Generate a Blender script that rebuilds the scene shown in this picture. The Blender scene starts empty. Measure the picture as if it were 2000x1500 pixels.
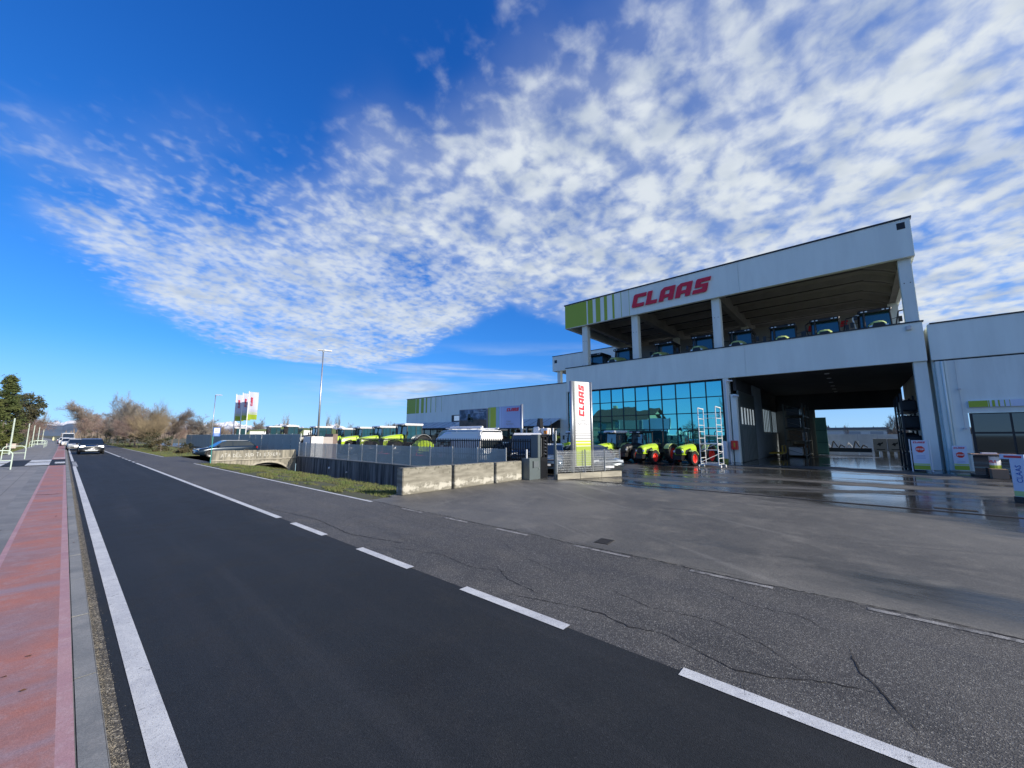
import bpy, math, random
from mathutils import Vector, Matrix, noise as mnoise

# ------------------------------------------------------------------ camera, sky, sun
S = bpy.context.scene
R_ = math.radians
cam_d = bpy.data.cameras.new('camera'); cam = bpy.data.objects.new('camera', cam_d)
S.collection.objects.link(cam); S.camera = cam
cam_d.sensor_width = 36; cam_d.lens = 36 * 761 / 2000
cam_d.clip_start = 0.05; cam_d.clip_end = 40000
CAM_H = 1.9
cam.location = (0, 0, CAM_H)
cam.rotation_euler = (R_(90) + math.atan(101 / 761), 0, R_(-48.7))

SUN_AZ, SUN_EL = 168.0, 25.0          # clockwise from +Y, above horizon
W = bpy.data.worlds.new('World'); S.world = W; W.use_nodes = True
nt = W.node_tree; nt.nodes.clear()
SKY_STRENGTH = 0.145

def NN(tree, kind, **kw):
    n = tree.nodes.new(kind)
    for k, v in kw.items():
        if k == 'inp':
            for i, x in v.items(): n.inputs[i].default_value = x
        else: setattr(n, k, v)
    return n

class G_:
    """tiny helper to write node maths"""
    def __init__(s, tree): s.t = tree
    def link(s, a, b): s.t.links.new(a, b)
    def m(s, op, a, b=None, c=None, clamp=False):
        n = s.t.nodes.new('ShaderNodeMath'); n.operation = op; n.use_clamp = clamp
        for i, x in enumerate((a, b, c)):
            if x is None: continue
            if isinstance(x, (int, float)): n.inputs[i].default_value = x
            else: s.link(x, n.inputs[i])
        return n.outputs[0]
    def ss(s, x, lo, hi):
        n = s.t.nodes.new('ShaderNodeMapRange'); n.interpolation_type = 'SMOOTHSTEP'
        s.link(x, n.inputs[0]); n.inputs[1].default_value = lo; n.inputs[2].default_value = hi
        return n.outputs[0]
    def comb(s, x, y, z=0.0):
        n = s.t.nodes.new('ShaderNodeCombineXYZ')
        for i, v in enumerate((x, y, z)):
            if isinstance(v, (int, float)): n.inputs[i].default_value = v
            else: s.link(v, n.inputs[i])
        return n.outputs[0]
    def noise(s, vec, scale, detail=3, rough=0.5, dist=0.0, out=0):
        n = s.t.nodes.new('ShaderNodeTexNoise')
        if vec is not None: s.link(vec, n.inputs['Vector'])
        n.inputs['Scale'].default_value = scale; n.inputs['Detail'].default_value = detail
        n.inputs['Roughness'].default_value = rough; n.inputs['Distortion'].default_value = dist
        return n.outputs[out]
    def mix(s, f, a, b):
        n = s.t.nodes.new('ShaderNodeMix'); n.data_type = 'RGBA'
        for sock, v in ((n.inputs[0], f), (n.inputs[6], a), (n.inputs[7], b)):
            if isinstance(v, (int, float)): sock.default_value = v
            elif isinstance(v, (tuple, list)): sock.default_value = (*v[:3], 1)
            else: s.link(v, sock)
        return n.outputs[2]

g = G_(nt)
sky = NN(nt, 'ShaderNodeTexSky', sky_type='NISHITA', sun_disc=False, sun_elevation=R_(SUN_EL), sun_rotation=R_(SUN_AZ),
         altitude=200, air_density=1.0, dust_density=0.35, ozone_density=2.5)
tc = NN(nt, 'ShaderNodeTexCoord')
sep = NN(nt, 'ShaderNodeSeparateXYZ'); nt.links.new(tc.outputs['Generated'], sep.inputs[0])
dz = g.m('MAXIMUM', sep.outputs[2], 0.02)
u0 = g.m('DIVIDE', sep.outputs[0], dz); v0 = g.m('DIVIDE', sep.outputs[1], dz)
P = g.comb(u0, v0, 0)
zr = g.m('ADD', g.m('MULTIPLY', sep.outputs[2], 0.9), 0.10)
nt.links.new(g.comb(sep.outputs[0], sep.outputs[1], zr), sky.inputs['Vector'])
# wander of the cloud edges
wn = g.noise(P, 0.9, 3, 0.55, out=1)
ws = NN(nt, 'ShaderNodeSeparateXYZ'); nt.links.new(wn, ws.inputs[0])
u = g.m('ADD', u0, g.m('MULTIPLY', g.m('SUBTRACT', ws.outputs[0], 0.5), 0.6))
v = g.m('ADD', v0, g.m('MULTIPLY', g.m('SUBTRACT', ws.outputs[1], 0.5), 0.6))
def lin(a, b, c): return g.m('ADD', g.m('ADD', g.m('MULTIPLY', u, a), g.m('MULTIPLY', v, b)), c)
def mn(*xs):
    r = xs[0]
    for x in xs[1:]: r = g.m('MINIMUM', r, x)
    return r
# wedge shaped sheet reaching down to the left, and the broad field to the right
fanA = mn(g.ss(lin(1, 0, 0.22), -0.15, 0.35), g.ss(lin(.883, -.47, .115 + 1.62), -0.15, 0.50), g.ss(lin(0, -1, 5.9), 0, .5),
          g.ss(lin(-.964, .266, 1.60), -0.1, .35), g.ss(lin(.685, .728, -.98), -0.1, 1.5))
fanB = mn(g.ss(lin(1, 0.0, -.50), -0.15, .60), g.ss(lin(-0.12, -1, 2.35), -0.1, .7), g.ss(lin(-1, 0, 12), 0, 4))
fanFill = mn(g.ss(lin(0, -1, 0), 0.15, 1.1), g.ss(sep.outputs[2], .05, .2))  # unseen clouds behind the view, added to whiten light on the shaded front
fanB = g.m('MAXIMUM', fanB, fanFill)
cover = g.m('MAXIMUM', g.m('MULTIPLY', fanA, 0.92), fanB)
Pw = g.comb(u, v, 0)
zz = g.m('ADD', g.m('MAXIMUM', sep.outputs[2], 0.0), 0.17)
Pp = g.comb(g.m('DIVIDE', sep.outputs[0], zz), g.m('DIVIDE', sep.outputs[1], zz), 0)
right = g.ss(u0, 0.75, 1.9)
wob = g.noise(Pp, 2.6, 2, 0.5)
puffL = g.noise(Pp, 25.0, 2, 0.5, 0.2); puffM = g.noise(Pp, 9.0, 2, 0.5)
puffR = g.m('ADD', g.m('MULTIPLY', g.noise(Pp, 7.5, 3, 0.5, 0.2), .45), g.m('MULTIPLY', g.noise(Pp, 15.0, 4, 0.55, 0.2), .55))
bigL = g.m('ADD', g.m('ADD', g.m('MULTIPLY', puffL, 0.50), g.m('MULTIPLY', puffM, 0.30)), g.m('MULTIPLY', wob, 0.20))
bigR = g.m('ADD', g.m('MULTIPLY', puffR, 0.80), g.m('MULTIPLY', wob, 0.20))
dL = g.ss(g.m('ADD', bigL, g.m('MULTIPLY', fanA, 0.20)), 0.520, 0.800)
dL = g.m('ADD', g.m('MULTIPLY', dL, 0.55), g.m('MULTIPLY', g.ss(g.m('ADD', wob, g.m('MULTIPLY', fanA, 0.25)), .40, .95), 0.36))
dL = g.m('MULTIPLY', dL, g.ss(fanA, 0.0, 0.45))
dR = g.ss(g.m('ADD', bigR, g.m('MULTIPLY', fanB, 0.17)), 0.530, 0.775)
dR = g.m('ADD', g.m('MULTIPLY', dR, 0.66), g.m('MULTIPLY', g.ss(g.m('ADD', wob, g.m('MULTIPLY', fanB, 0.35)), .38, .95), 0.34))
dR = g.m('MULTIPLY', dR, g.ss(fanB, 0.0, 0.30))
dens = g.m('MAXIMUM', dL, dR)
# thin streaks low over the horizon
dnorm = g.comb(g.m('MULTIPLY', sep.outputs[0], 2.2), g.m('MULTIPLY', sep.outputs[1], 2.2), g.m('MULTIPLY', sep.outputs[2], 22))
st = g.ss(g.noise(dnorm, 1.3, 4, 0.55, 0.3), 0.44, 0.74)
stm = g.m('MULTIPLY', g.m('MULTIPLY', g.ss(sep.outputs[2], 0.02, 0.07), g.m('SUBTRACT', 1, g.ss(sep.outputs[2], 0.13, 0.25))), g.ss(sep.outputs[0], 0.25, 0.6))
dens = g.m('MAXIMUM', dens, g.m('MULTIPLY', g.m('MULTIPLY', st, stm), 0.8))
# clouds: white, greyer where thick
shade = g.m('MULTIPLY', g.ss(g.noise(Pp, 5.0, 3, 0.55), 0.30, 0.62), 1.0)
ccol = g.mix(shade, (0.60, 0.69, 0.82), (0.86, 0.93, 1.0))
hs = NN(nt, 'ShaderNodeHueSaturation', inp={'Saturation': 1.18, 'Value': 1.0})
nt.links.new(sky.outputs[0], hs.inputs['Color'])
gm = NN(nt, 'ShaderNodeMix', data_type='RGBA', blend_type='MULTIPLY'); gm.inputs[0].default_value = 1
nt.links.new(hs.outputs[0], gm.inputs[6]); gm.inputs[7].default_value = (0.62, 0.93, 1.25, 1)
bg = NN(nt, 'ShaderNodeBackground', inp={'Strength': SKY_STRENGTH}); 
sc_ = NN(nt, 'ShaderNodeSeparateColor'); nt.links.new(gm.outputs[2], sc_.inputs[0]); cc_ = NN(nt, 'ShaderNodeCombineColor')
for i_, (k_, p_) in enumerate(((1.40, 1.42), (.90, 1.10), (.92, .90))):
    nt.links.new(g.m('MULTIPLY', g.m('POWER', g.m('MULTIPLY', sc_.outputs[i_], SKY_STRENGTH), p_), k_ / SKY_STRENGTH), cc_.inputs[i_])
nt.links.new(cc_.outputs[0], bg.inputs[0])
bc = NN(nt, 'ShaderNodeBackground', inp={'Strength': 0.70}); nt.links.new(ccol, bc.inputs[0])
hz_ = g.m('MULTIPLY', g.m('SUBTRACT', 1, g.ss(sep.outputs[2], -0.04, 0.20)), 0.66)
bz = NN(nt, 'ShaderNodeBackground', inp={'Strength': 0.72}); bz.inputs[0].default_value = (0.56, 0.80, 1.0, 1)
mz_ = NN(nt, 'ShaderNodeMixShader'); nt.links.new(hz_, mz_.inputs[0]); nt.links.new(bg.outputs[0], mz_.inputs[1]); nt.links.new(bz.outputs[0], mz_.inputs[2])
mxs = NN(nt, 'ShaderNodeMixShader'); nt.links.new(dens, mxs.inputs[0]); nt.links.new(mz_.outputs[0], mxs.inputs[1]); nt.links.new(bc.outputs[0], mxs.inputs[2])
wo = NN(nt, 'ShaderNodeOutputWorld'); nt.links.new(mxs.outputs[0], wo.inputs[0])

sd = bpy.data.lights.new('sun', 'SUN'); sd.energy = 4.9; sd.angle = R_(0.53); sd.color = (1.0, 0.91, 0.77)
so = bpy.data.objects.new('sun', sd); S.collection.objects.link(so)
sv = Vector((math.sin(R_(SUN_AZ)) * math.cos(R_(SUN_EL)), math.cos(R_(SUN_AZ)) * math.cos(R_(SUN_EL)), math.sin(R_(SUN_EL))))
so.rotation_euler = sv.to_track_quat('Z', 'Y').to_euler(); so.location = (0, -20, 30)
S.view_settings.view_transform = 'Standard'; S.view_settings.look = 'None'
S.view_settings.exposure = 0.30; S.view_settings.gamma = 1.0; S.view_settings.use_curve_mapping = False
S.cycles.max_bounces = 8; S.cycles.glossy_bounces = 4; S.cycles.transparent_max_bounces = 12

rnd = random.Random(7)
COL = S.collection

# ------------------------------------------------------------------ materials
MATS = {}
def mat(name, color, rough=0.6, metal=0.0, var=0.0, vscale=2.0, bump=0.0, bscale=30.0, spec=0.5, coat=0.0, stretch=None, color2=None, emis=None, estr=0.0):
    if name in MATS: return MATS[name]
    m = bpy.data.materials.new(name); m.use_nodes = True; t = m.node_tree
    b = t.nodes['Principled BSDF']; k = G_(t)
    b.inputs['Base Color'].default_value = (*color, 1); b.inputs['Roughness'].default_value = rough
    b.inputs['Metallic'].default_value = metal; b.inputs['Specular IOR Level'].default_value = spec
    b.inputs['Coat Weight'].default_value = coat
    if emis: b.inputs['Emission Color'].default_value = (*emis, 1); b.inputs['Emission Strength'].default_value = estr
    if var or bump:
        c = t.nodes.new('ShaderNodeTexCoord'); vec = c.outputs['Object']
        if stretch:
            mp = t.nodes.new('ShaderNodeMapping'); mp.inputs['Scale'].default_value = stretch; k.link(vec, mp.inputs[0]); vec = mp.outputs[0]
        if var:
            f = k.ss(k.noise(vec, vscale, 5, 0.6), 0.3, 0.7)
            c2 = color2 or tuple(x * (1 - var) for x in color)
            k.link(k.mix(f, c2, color), b.inputs['Base Color'])
        if bump:
            bn = t.nodes.new('ShaderNodeBump'); bn.inputs['Strength'].default_value = bump; bn.inputs['Distance'].default_value = 0.01
            k.link(k.noise(vec, bscale, 4, 0.6), bn.inputs['Height']); k.link(bn.outputs[0], b.inputs['Normal'])
    MATS[name] = m; return m

def surface(name, base, dark, light, grain_scale, grain_amt, rough=0.85, patch=0.25, patch_scale=0.35, bump=0.3, wet=0.0, streak=None, speck=None, wet_scale=0.22, wetdark=0.55, ramp=None, scuff=None, wear=None):
    """worn ground material in world metres: patches, aggregate grain, wet places with their own gloss"""
    m = bpy.data.materials.new(name); m.use_nodes = True; t = m.node_tree; k = G_(t)
    b = t.nodes['Principled BSDF']; geo = t.nodes.new('ShaderNodeNewGeometry'); pos = geo.outputs['Position']
    p1 = k.ss(k.noise(pos, patch_scale, 6, 0.62, 0.4), 0.32, 0.68)
    col = k.mix(p1, dark, base)
    p2 = k.ss(k.noise(pos, patch_scale * 5.3, 5, 0.7), 0.45, 0.75)
    col = k.mix(k.m('MULTIPLY', p2, patch), col, light)
    if streak:
        mp = t.nodes.new('ShaderNodeMapping'); mp.inputs['Scale'].default_value = streak[0]; k.link(pos, mp.inputs[0])
        s1 = k.ss(k.noise(mp.outputs[0], 1.0, 4, 0.6), 0.48, 0.75)
        col = k.mix(k.m('MULTIPLY', s1, streak[2]), col, streak[1])
    for sc in (scuff or ()):
        mp = t.nodes.new('ShaderNodeMapping'); mp.inputs['Rotation'].default_value = (0, 0, sc[0]); k.link(pos, mp.inputs[0])
        mp2 = t.nodes.new('ShaderNodeMapping'); mp2.inputs['Scale'].default_value = sc[1]; k.link(mp.outputs[0], mp2.inputs[0])
        s1 = k.ss(k.noise(mp2.outputs[0], 1.0, 5, 0.65, .3), sc[4], sc[4] + .13)
        col = k.mix(k.m('MULTIPLY', s1, sc[3]), col, sc[2])
    if wear:
        s1 = k.ss(k.noise(pos, wear[0], 6, 0.72), wear[1], wear[1] + .10)
        col = k.mix(k.m('MULTIPLY', s1, wear[3]), col, wear[2])
    vo = t.nodes.new('ShaderNodeTexVoronoi'); vo.inputs['Scale'].default_value = grain_scale; k.link(pos, vo.inputs['Vector'])
    sp = t.nodes.new('ShaderNodeSeparateColor'); k.link(vo.outputs['Color'], sp.inputs[0])
    gr = k.m('ADD', 1 - grain_amt, k.m('MULTIPLY', sp.outputs[0], 2 * grain_amt))
    mul = t.nodes.new('ShaderNodeMix'); mul.data_type = 'RGBA'; mul.blend_type = 'MULTIPLY'; mul.inputs[0].default_value = 1
    k.link(col, mul.inputs[6]); cc = t.nodes.new('ShaderNodeCombineColor')
    for i in range(3): k.link(gr, cc.inputs[i])
    k.link(cc.outputs[0], mul.inputs[7]); col = mul.outputs[2]
    if speck:
        lit = k.ss(sp.outputs[1], speck[0], speck[0] + 0.04)
        col = k.mix(k.m('MULTIPLY', lit, speck[2]), col, speck[1])
    rg = k.m('ADD', rough - 0.08, k.m('MULTIPLY', p2, 0.12))
    bn = t.nodes.new('ShaderNodeBump'); bn.inputs['Strength'].default_value = bump; bn.inputs['Distance'].default_value = 0.004
    h = vo.outputs['Distance']
    if wet > 0:
        mp = t.nodes.new('ShaderNodeMapping'); mp.inputs['Scale'].default_value = (1.0, 0.42, 1); k.link(pos, mp.inputs[0])
        wv = k.noise(mp.outputs[0], wet_scale, 5, 0.62, 0.5)
        if ramp:
            sx = t.nodes.new('ShaderNodeSeparateXYZ'); k.link(pos, sx.inputs[0])
            wv = k.m('ADD', wv, k.m('SUBTRACT', k.m('MULTIPLY', k.ss(sx.outputs[0], ramp[0], ramp[1]), ramp[2]), ramp[2]))
            wv = k.m('ADD', wv, k.m('MULTIPLY', k.ss(sx.outputs[0], 27, 36), .12))
        w1 = k.ss(wv, 0.60 - wet * 0.42, 0.70 - wet * 0.30)
        rg = k.m('ADD', k.m('MULTIPLY', rg, k.m('SUBTRACT', 1, w1)), k.m('MULTIPLY', w1, 0.10))
        col = k.mix(k.m('MULTIPLY', w1, 1.0), col, tuple(x * wetdark for x in dark))
        k.link(k.m('MULTIPLY', k.m('SUBTRACT', 1.02, w1), bump), bn.inputs['Strength'])
    k.link(h, bn.inputs['Height']); k.link(bn.outputs[0], b.inputs['Normal'])
    k.link(col, b.inputs['Base Color']); k.link(rg, b.inputs['Roughness'])
    MATS[name] = m; return m

M_fresh = surface('fresh_asphalt', (.0195, .0225, .0255), (.0150, .0175, .020), (.027, .029, .031), 150, .34, .80, .5, .34, .5, streak=((1.5, .04, 1), (.030, .030, .032), .7), speck=(.97, (.12, .12, .125), .35), scuff=((0.02, (1.1, .05, 1), (.030, .032, .035), .6, .50), (0, (.5, .25, 1), (.013, .0145, .016), .6, .52)))
M_fresh.node_tree.nodes['Principled BSDF'].inputs['Specular IOR Level'].default_value = .3
M_old = surface('worn_asphalt', (.078, .074, .068), (.052, .050, .048), (.12, .112, .10), 125, .5, .8, .6, .28, .9, streak=((1.6, .06, 1), (.045, .045, .05), .5), speck=(.88, (.34, .33, .29), .6), scuff=((.1, (1.4, .09, 1), (.040, .039, .038), .6, .52), (.0, (.7, .3, 1), (.105, .10, .09), .5, .55)))
M_fore = surface('forecourt_asphalt', (.128, .121, .104), (.072, .069, .062), (.20, .188, .16), 140, .34, .66, .6, .26, .45, wet=.42, wetdark=.6, ramp=(9.0, 17.5, .17), speck=(.90, (.30, .28, .24), .5),
    scuff=((.5, (1.6, .10, 1), (.21, .20, .175), .55, .56), (-.35, (1.2, .07, 1), (.055, .054, .052), .6, .55), (1.3, (2.2, .16, 1), (.19, .18, .155), .4, .60)))
M_yard = M_fore
M_pave = surface('pavement', (.245, .24, .23), (.18, .175, .17), (.32, .31, .295), 160, .18, .85, .4, .5, .25, streak=((3, .3, 1), (.16, .165, .175), .5))
M_strip = surface('concrete_strip', (.22, .22, .215), (.15, .15, .15), (.30, .295, .28), 190, .16, .85, .4, .8, .3)
M_red = surface('red_coating', (.40, .15, .105), (.27, .15, .145), (.33, .24, .26), 220, .2, .8, .7, .9, .25, streak=((.4, 2.1, 1), (.27, .205, .235), 1.0), speck=(.975, (.5, .4, .38), .5))
M_redw = surface('faded_edge_band', (.42, .25, .25), (.36, .20, .22), (.48, .37, .38), 220, .15, .8, .6, 1.6, .25, streak=((.5, 3, 1), (.32, .2, .24), .6))
M_kerb = surface('kerb_concrete', (.25, .25, .235), (.16, .165, .16), (.33, .32, .30), 200, .18, .85, .4, 1.1, .35)
M_grit = surface('gutter_grit', (.10, .09, .07), (.05, .047, .042), (.2, .18, .14), 90, .6, .9, .5, 2.5, .8, speck=(.84, (.40, .36, .28), .8))
M_paint = surface('road_paint', (.62, .63, .62), (.48, .49, .50), (.72, .72, .70), 230, .14, .7, .4, 2.5, .35, speck=(.92, (.12, .12, .125), .7), wear=(9, .60, (.10, .10, .105), .8))
M_paintold = surface('worn_road_paint', (.34, .33, .31), (.17, .17, .165), (.42, .41, .38), 160, .35, .8, .4, 3.5, .4, speck=(.80, (.09, .09, .09), .8), wear=(6, .50, (.08, .078, .074), .9))
M_crack = mat('crack', (.012, .012, .013), .95)
M_grass = surface('grass_soil', (.065, .078, .030), (.075, .066, .042), (.105, .108, .05), 60, .5, .95, .5, .9, .7)
M_field = surface('field', (.085, .095, .040), (.10, .085, .05), (.14, .13, .07), 12, .4, .95, .4, .02, .3)
M_canal = surface('canal_mud', (.07, .065, .045), (.04, .04, .032), (.1, .1, .06), 30, .5, .8, .4, .7, .6)
M_conc = mat('pale_concrete', (.40, .375, .30), .85, var=.45, vscale=1.6, bump=.5, bscale=26, stretch=(.7, .7, 4.5), color2=(.25, .235, .19))
M_concd = mat('stained_concrete', (.20, .205, .205), .85, var=.7, vscale=2.6, bump=.5, bscale=18, stretch=(1, 1.6, .14), color2=(.025, .027, .030))
M_conc2 = mat('bridge_concrete', (.36, .335, .27), .85, var=.5, vscale=2.2, bump=.5, bscale=18, stretch=(2.6, 1, .35), color2=(.13, .125, .105))
M_wall = mat('white_panel', (.80, .86, .79), .55, var=.10, vscale=.9, stretch=(1, 1.3, .22), bump=.05, bscale=60)
M_wall2 = mat('white_render', (.76, .81, .75), .6, var=.12, vscale=1.1, stretch=(1.4, 1.4, .25), bump=.08, bscale=60)
M_joint = mat('panel_joint', (.40, .42, .43), .7)
M_cap = mat('dark_cap', (.025, .028, .035), .4, .3)
M_green = mat('sign_green', (.33, .43, .028), .45)
M_lime = mat('lime_paint', (.40, .58, .03), .28, coat=.6)
M_limed = mat('pale_lime_paint', (.50, .62, .22), .35, coat=.3)
M_redl = mat('sign_red', (.66, .014, .035), .35)
M_blackp = mat('black_plastic', (.012, .012, .014), .4)
M_rubber = mat('rubber', (.014, .014, .015), .8, bump=.3, bscale=14)
M_redrim = mat('red_rim', (.75, .035, .02), .35)
M_greyrim = mat('grey_rim', (.35, .35, .36), .35, .7)
M_whiterim = mat('white_paint', (.72, .73, .74), .4, coat=.3)
M_cabglass = mat('cab_glass', (.02, .06, .075), .04, .0, spec=1.0, coat=1.0)
M_carglass = mat('car_glass', (.012, .018, .022), .04, spec=1.0, coat=1.0)
M_steel = mat('galvanised_steel', (.42, .45, .48), .42, .75, var=.15, vscale=3)
M_gate = mat('gate_grey', (.12, .15, .16), .45, .2, var=.1, vscale=2)
M_gateblk = mat('gate_black', (.015, .017, .022), .4, .2)
M_fencegr = mat('fence_grey', (.44, .48, .48), .5, .3, var=.12, vscale=1.5)
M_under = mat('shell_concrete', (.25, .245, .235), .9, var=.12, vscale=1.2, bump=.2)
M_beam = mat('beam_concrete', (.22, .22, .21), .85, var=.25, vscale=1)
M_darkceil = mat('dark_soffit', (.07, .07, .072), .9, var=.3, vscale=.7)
M_door = mat('grey_green_door', (.085, .105, .10), .5, .2, var=.15, vscale=2)
M_white = mat('sign_white', (.78, .79, .80), .45)
M_blue = mat('sign_blue', (.03, .12, .42), .45)
M_grey = mat('sign_grey', (.28, .29, .31), .5)
M_tower = mat('tower_white', (.78, .80, .78), .4, .1)
M_yellow = mat('yellow_paint', (.60, .38, .02), .5)
M_wood = mat('wood', (.22, .14, .08), .8, var=.3, vscale=6)
M_carton = mat('cardboard', (.33, .21, .13), .85, var=.15)
M_bark = mat('bark', (.20, .165, .13), .95, var=.4, vscale=5, bump=.5)
M_twig = mat('winter_twigs', (.20, .165, .14), .95)
M_twigr = mat('reddish_twigs', (.23, .165, .145), .95)
M_twigo = mat('ochre_twigs', (.29, .23, .145), .95)
M_twigg = mat('grey_twigs', (.20, .185, .17), .95)
M_needle = mat('conifer_needles', (.045, .070, .018), .9, var=.5, vscale=.8, color2=(.085, .095, .022))
M_needled = mat('dark_needles', (.035, .052, .025), .9, var=.4, vscale=.8, color2=(.07, .06, .03))
M_bladeg = mat('grass_blade', (.095, .145, .035), .9, var=.6, vscale=1.3, color2=(.15, .14, .06))
M_leaf = mat('dry_leaf', (.10, .045, .02), .9)
M_stone = mat('grit_stone', (.38, .34, .27), .8, var=.6, vscale=25)
M_lampw = mat('lamp_housing', (.55, .56, .56), .4)
M_orange = mat('orange_lens', (.75, .25, .03), .3)
M_roofmetal = mat('awning_sheet', (.50, .55, .60), .35, .2, var=.2, vscale=1.5)
M_tile = mat('roof_tile', (.13, .06, .04), .85, var=.3, vscale=4)
M_plaster = mat('plaster', (.42, .36, .27), .85, var=.15)
M_hazehill = mat('haze_tinted_hill', (.10, .14, .19), .95, var=.3, vscale=.002)  # blue-grey of distance haze mixed into the hills' own colour
M_greensh = mat('sea_green_sheet', (.16, .42, .35), .6, var=.2, vscale=1)

def glass_teal():
    m = bpy.data.materials.new('teal_reflective_glass'); m.use_nodes = True; t = m.node_tree; k = G_(t)
    b = t.nodes['Principled BSDF']
    b.inputs['Base Color'].default_value = (.15, .60, .62, 1); b.inputs['Metallic'].default_value = .93
    b.inputs['Roughness'].default_value = .015
    c = t.nodes.new('ShaderNodeTexCoord'); bn = t.nodes.new('ShaderNodeBump'); bn.inputs['Strength'].default_value = .08; bn.inputs['Distance'].default_value = .02
    k.link(k.noise(c.outputs['Object'], .7, 2, .5), bn.inputs['Height']); k.link(bn.outputs[0], b.inputs['Normal'])
    return m
M_teal = glass_teal()
M_winglass = mat('dark_window_glass', (.03, .04, .045), .03, .35, spec=1.0, coat=.8)

def mesh_fence_mat(name, col, sx, alpha_w, vertical=.0):
    """welded-wire fence sheet: the wires are opaque, the gaps clear"""
    m = bpy.data.materials.new(name); m.use_nodes = True; t = m.node_tree; k = G_(t)
    b = t.nodes['Principled BSDF']; b.inputs['Base Color'].default_value = (*col, 1); b.inputs['Metallic'].default_value = .4; b.inputs['Roughness'].default_value = .5
    return m

# ------------------------------------------------------------------ geometry helpers
class MB:
    def __init__(s): s.v = []; s.f = []
    def quadlist(s, vs, fs):
        n = len(s.v); s.v += [tuple(p) for p in vs]; s.f += [tuple(i + n for i in f) for f in fs]; return s
    def box(s, a, b):
        x0, y0, z0 = (min(a[i], b[i]) for i in range(3)); x1, y1, z1 = (max(a[i], b[i]) for i in range(3))
        return s.quadlist([(x0, y0, z0), (x1, y0, z0), (x1, y1, z0), (x0, y1, z0), (x0, y0, z1), (x1, y0, z1), (x1, y1, z1), (x0, y1, z1)],
                          [(3, 2, 1, 0), (4, 5, 6, 7), (0, 1, 5, 4), (1, 2, 6, 5), (2, 3, 7, 6), (3, 0, 4, 7)])
    def rbox(s, a, b, r):
        """box whose vertical section corners are cut, softens silhouettes"""
        x0, y0, z0 = (min(a[i], b[i]) for i in range(3)); x1, y1, z1 = (max(a[i], b[i]) for i in range(3))
        ring = [(x0 + r, y0), (x1 - r, y0), (x1, y0 + r), (x1, y1 - r), (x1 - r, y1), (x0 + r, y1), (x0, y1 - r), (x0, y0 + r)]
        def sc(k): 
            cx, cy = (x0 + x1) / 2, (y0 + y1) / 2
            return [(cx + (p[0] - cx) * (1 - 2 * k / (x1 - x0)), cy + (p[1] - cy) * (1 - 2 * k / (y1 - y0))) for p in ring]
        lv = [(z0, r * .7), (z0 + r, 0), (z1 - r, 0), (z1, r * .7)]
        vs = [(p[0], p[1], z) for z, k in lv for p in sc(k)]
        fs = [(i + 8 * j, (i + 1) % 8 + 8 * j, (i + 1) % 8 + 8 * (j + 1), i + 8 * (j + 1)) for j in range(3) for i in range(8)]
        fs += [tuple(range(7, -1, -1)), tuple(range(24, 32))]
        return s.quadlist(vs, fs)
    def cyl(s, p0, p1, r0, r1=None, n=8, cap=True):
        r1 = r0 if r1 is None else r1
        p0, p1 = Vector(p0), Vector(p1); d = (p1 - p0)
        if d.length < 1e-9: return s
        d.normalize(); a = d.orthogonal().normalized(); b = d.cross(a)
        vs = [p0 + (a * math.cos(2 * math.pi * i / n) + b * math.sin(2 * math.pi * i / n)) * r0 for i in range(n)]
        vs += [p1 + (a * math.cos(2 * math.pi * i / n) + b * math.sin(2 * math.pi * i / n)) * r1 for i in range(n)]
        fs = [(i, (i + 1) % n, (i + 1) % n + n, i + n) for i in range(n)]
        if cap: fs += [tuple(range(n - 1, -1, -1)), tuple(range(n, 2 * n))]
        return s.quadlist(vs, fs)
    def tube(s, pts, r, n=6):
        for a, b in zip(pts, pts[1:]): s.cyl(a, b, r, r, n)
        return s
    def prism(s, poly, O, Rt, Up, depth):
        """flat outline in the plane (Rt, Up) at O, thickness along Rt x Up"""
        O, Rt, Up = Vector(O), Vector(Rt), Vector(Up); N = Rt.cross(Up).normalized()
        n = len(poly)
        vs = [O + Rt * x + Up * y for x, y in poly] + [O + Rt * x + Up * y + N * depth for x, y in poly]
        fs = [tuple(range(n - 1, -1, -1)), tuple(range(n, 2 * n))] + [(i, (i + 1) % n, (i + 1) % n + n, i + n) for i in range(n)]
        return s.quadlist(vs, fs)
    def loft(s, rings, cap=True):
        n = len(rings[0]); vs = [p for r in rings for p in r]
        fs = [(i + n * j, (i + 1) % n + n * j, (i + 1) % n + n * (j + 1), i + n * (j + 1)) for j in range(len(rings) - 1) for i in range(n)]
        if cap: fs += [tuple(range(n - 1, -1, -1)), tuple(range(n * (len(rings) - 1), n * len(rings)))]
        return s.quadlist(vs, fs)
    def build(s, name, m, parent=None, smooth=False, bevel=0, **kw):
        me = bpy.data.meshes.new(name); me.from_pydata(s.v, [], s.f)
        import bmesh
        bm = bmesh.new(); bm.from_mesh(me); bmesh.ops.recalc_face_normals(bm, faces=bm.faces)
        if bevel: bmesh.ops.bevel(bm, geom=[e for e in bm.edges], offset=bevel, segments=2, affect='EDGES', clamp_overlap=True)
        bm.to_mesh(me); bm.free()
        if smooth:
            for p in me.polygons: p.use_smooth = True
        me.materials.append(m)
        return link(name, me, parent, **kw)

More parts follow.
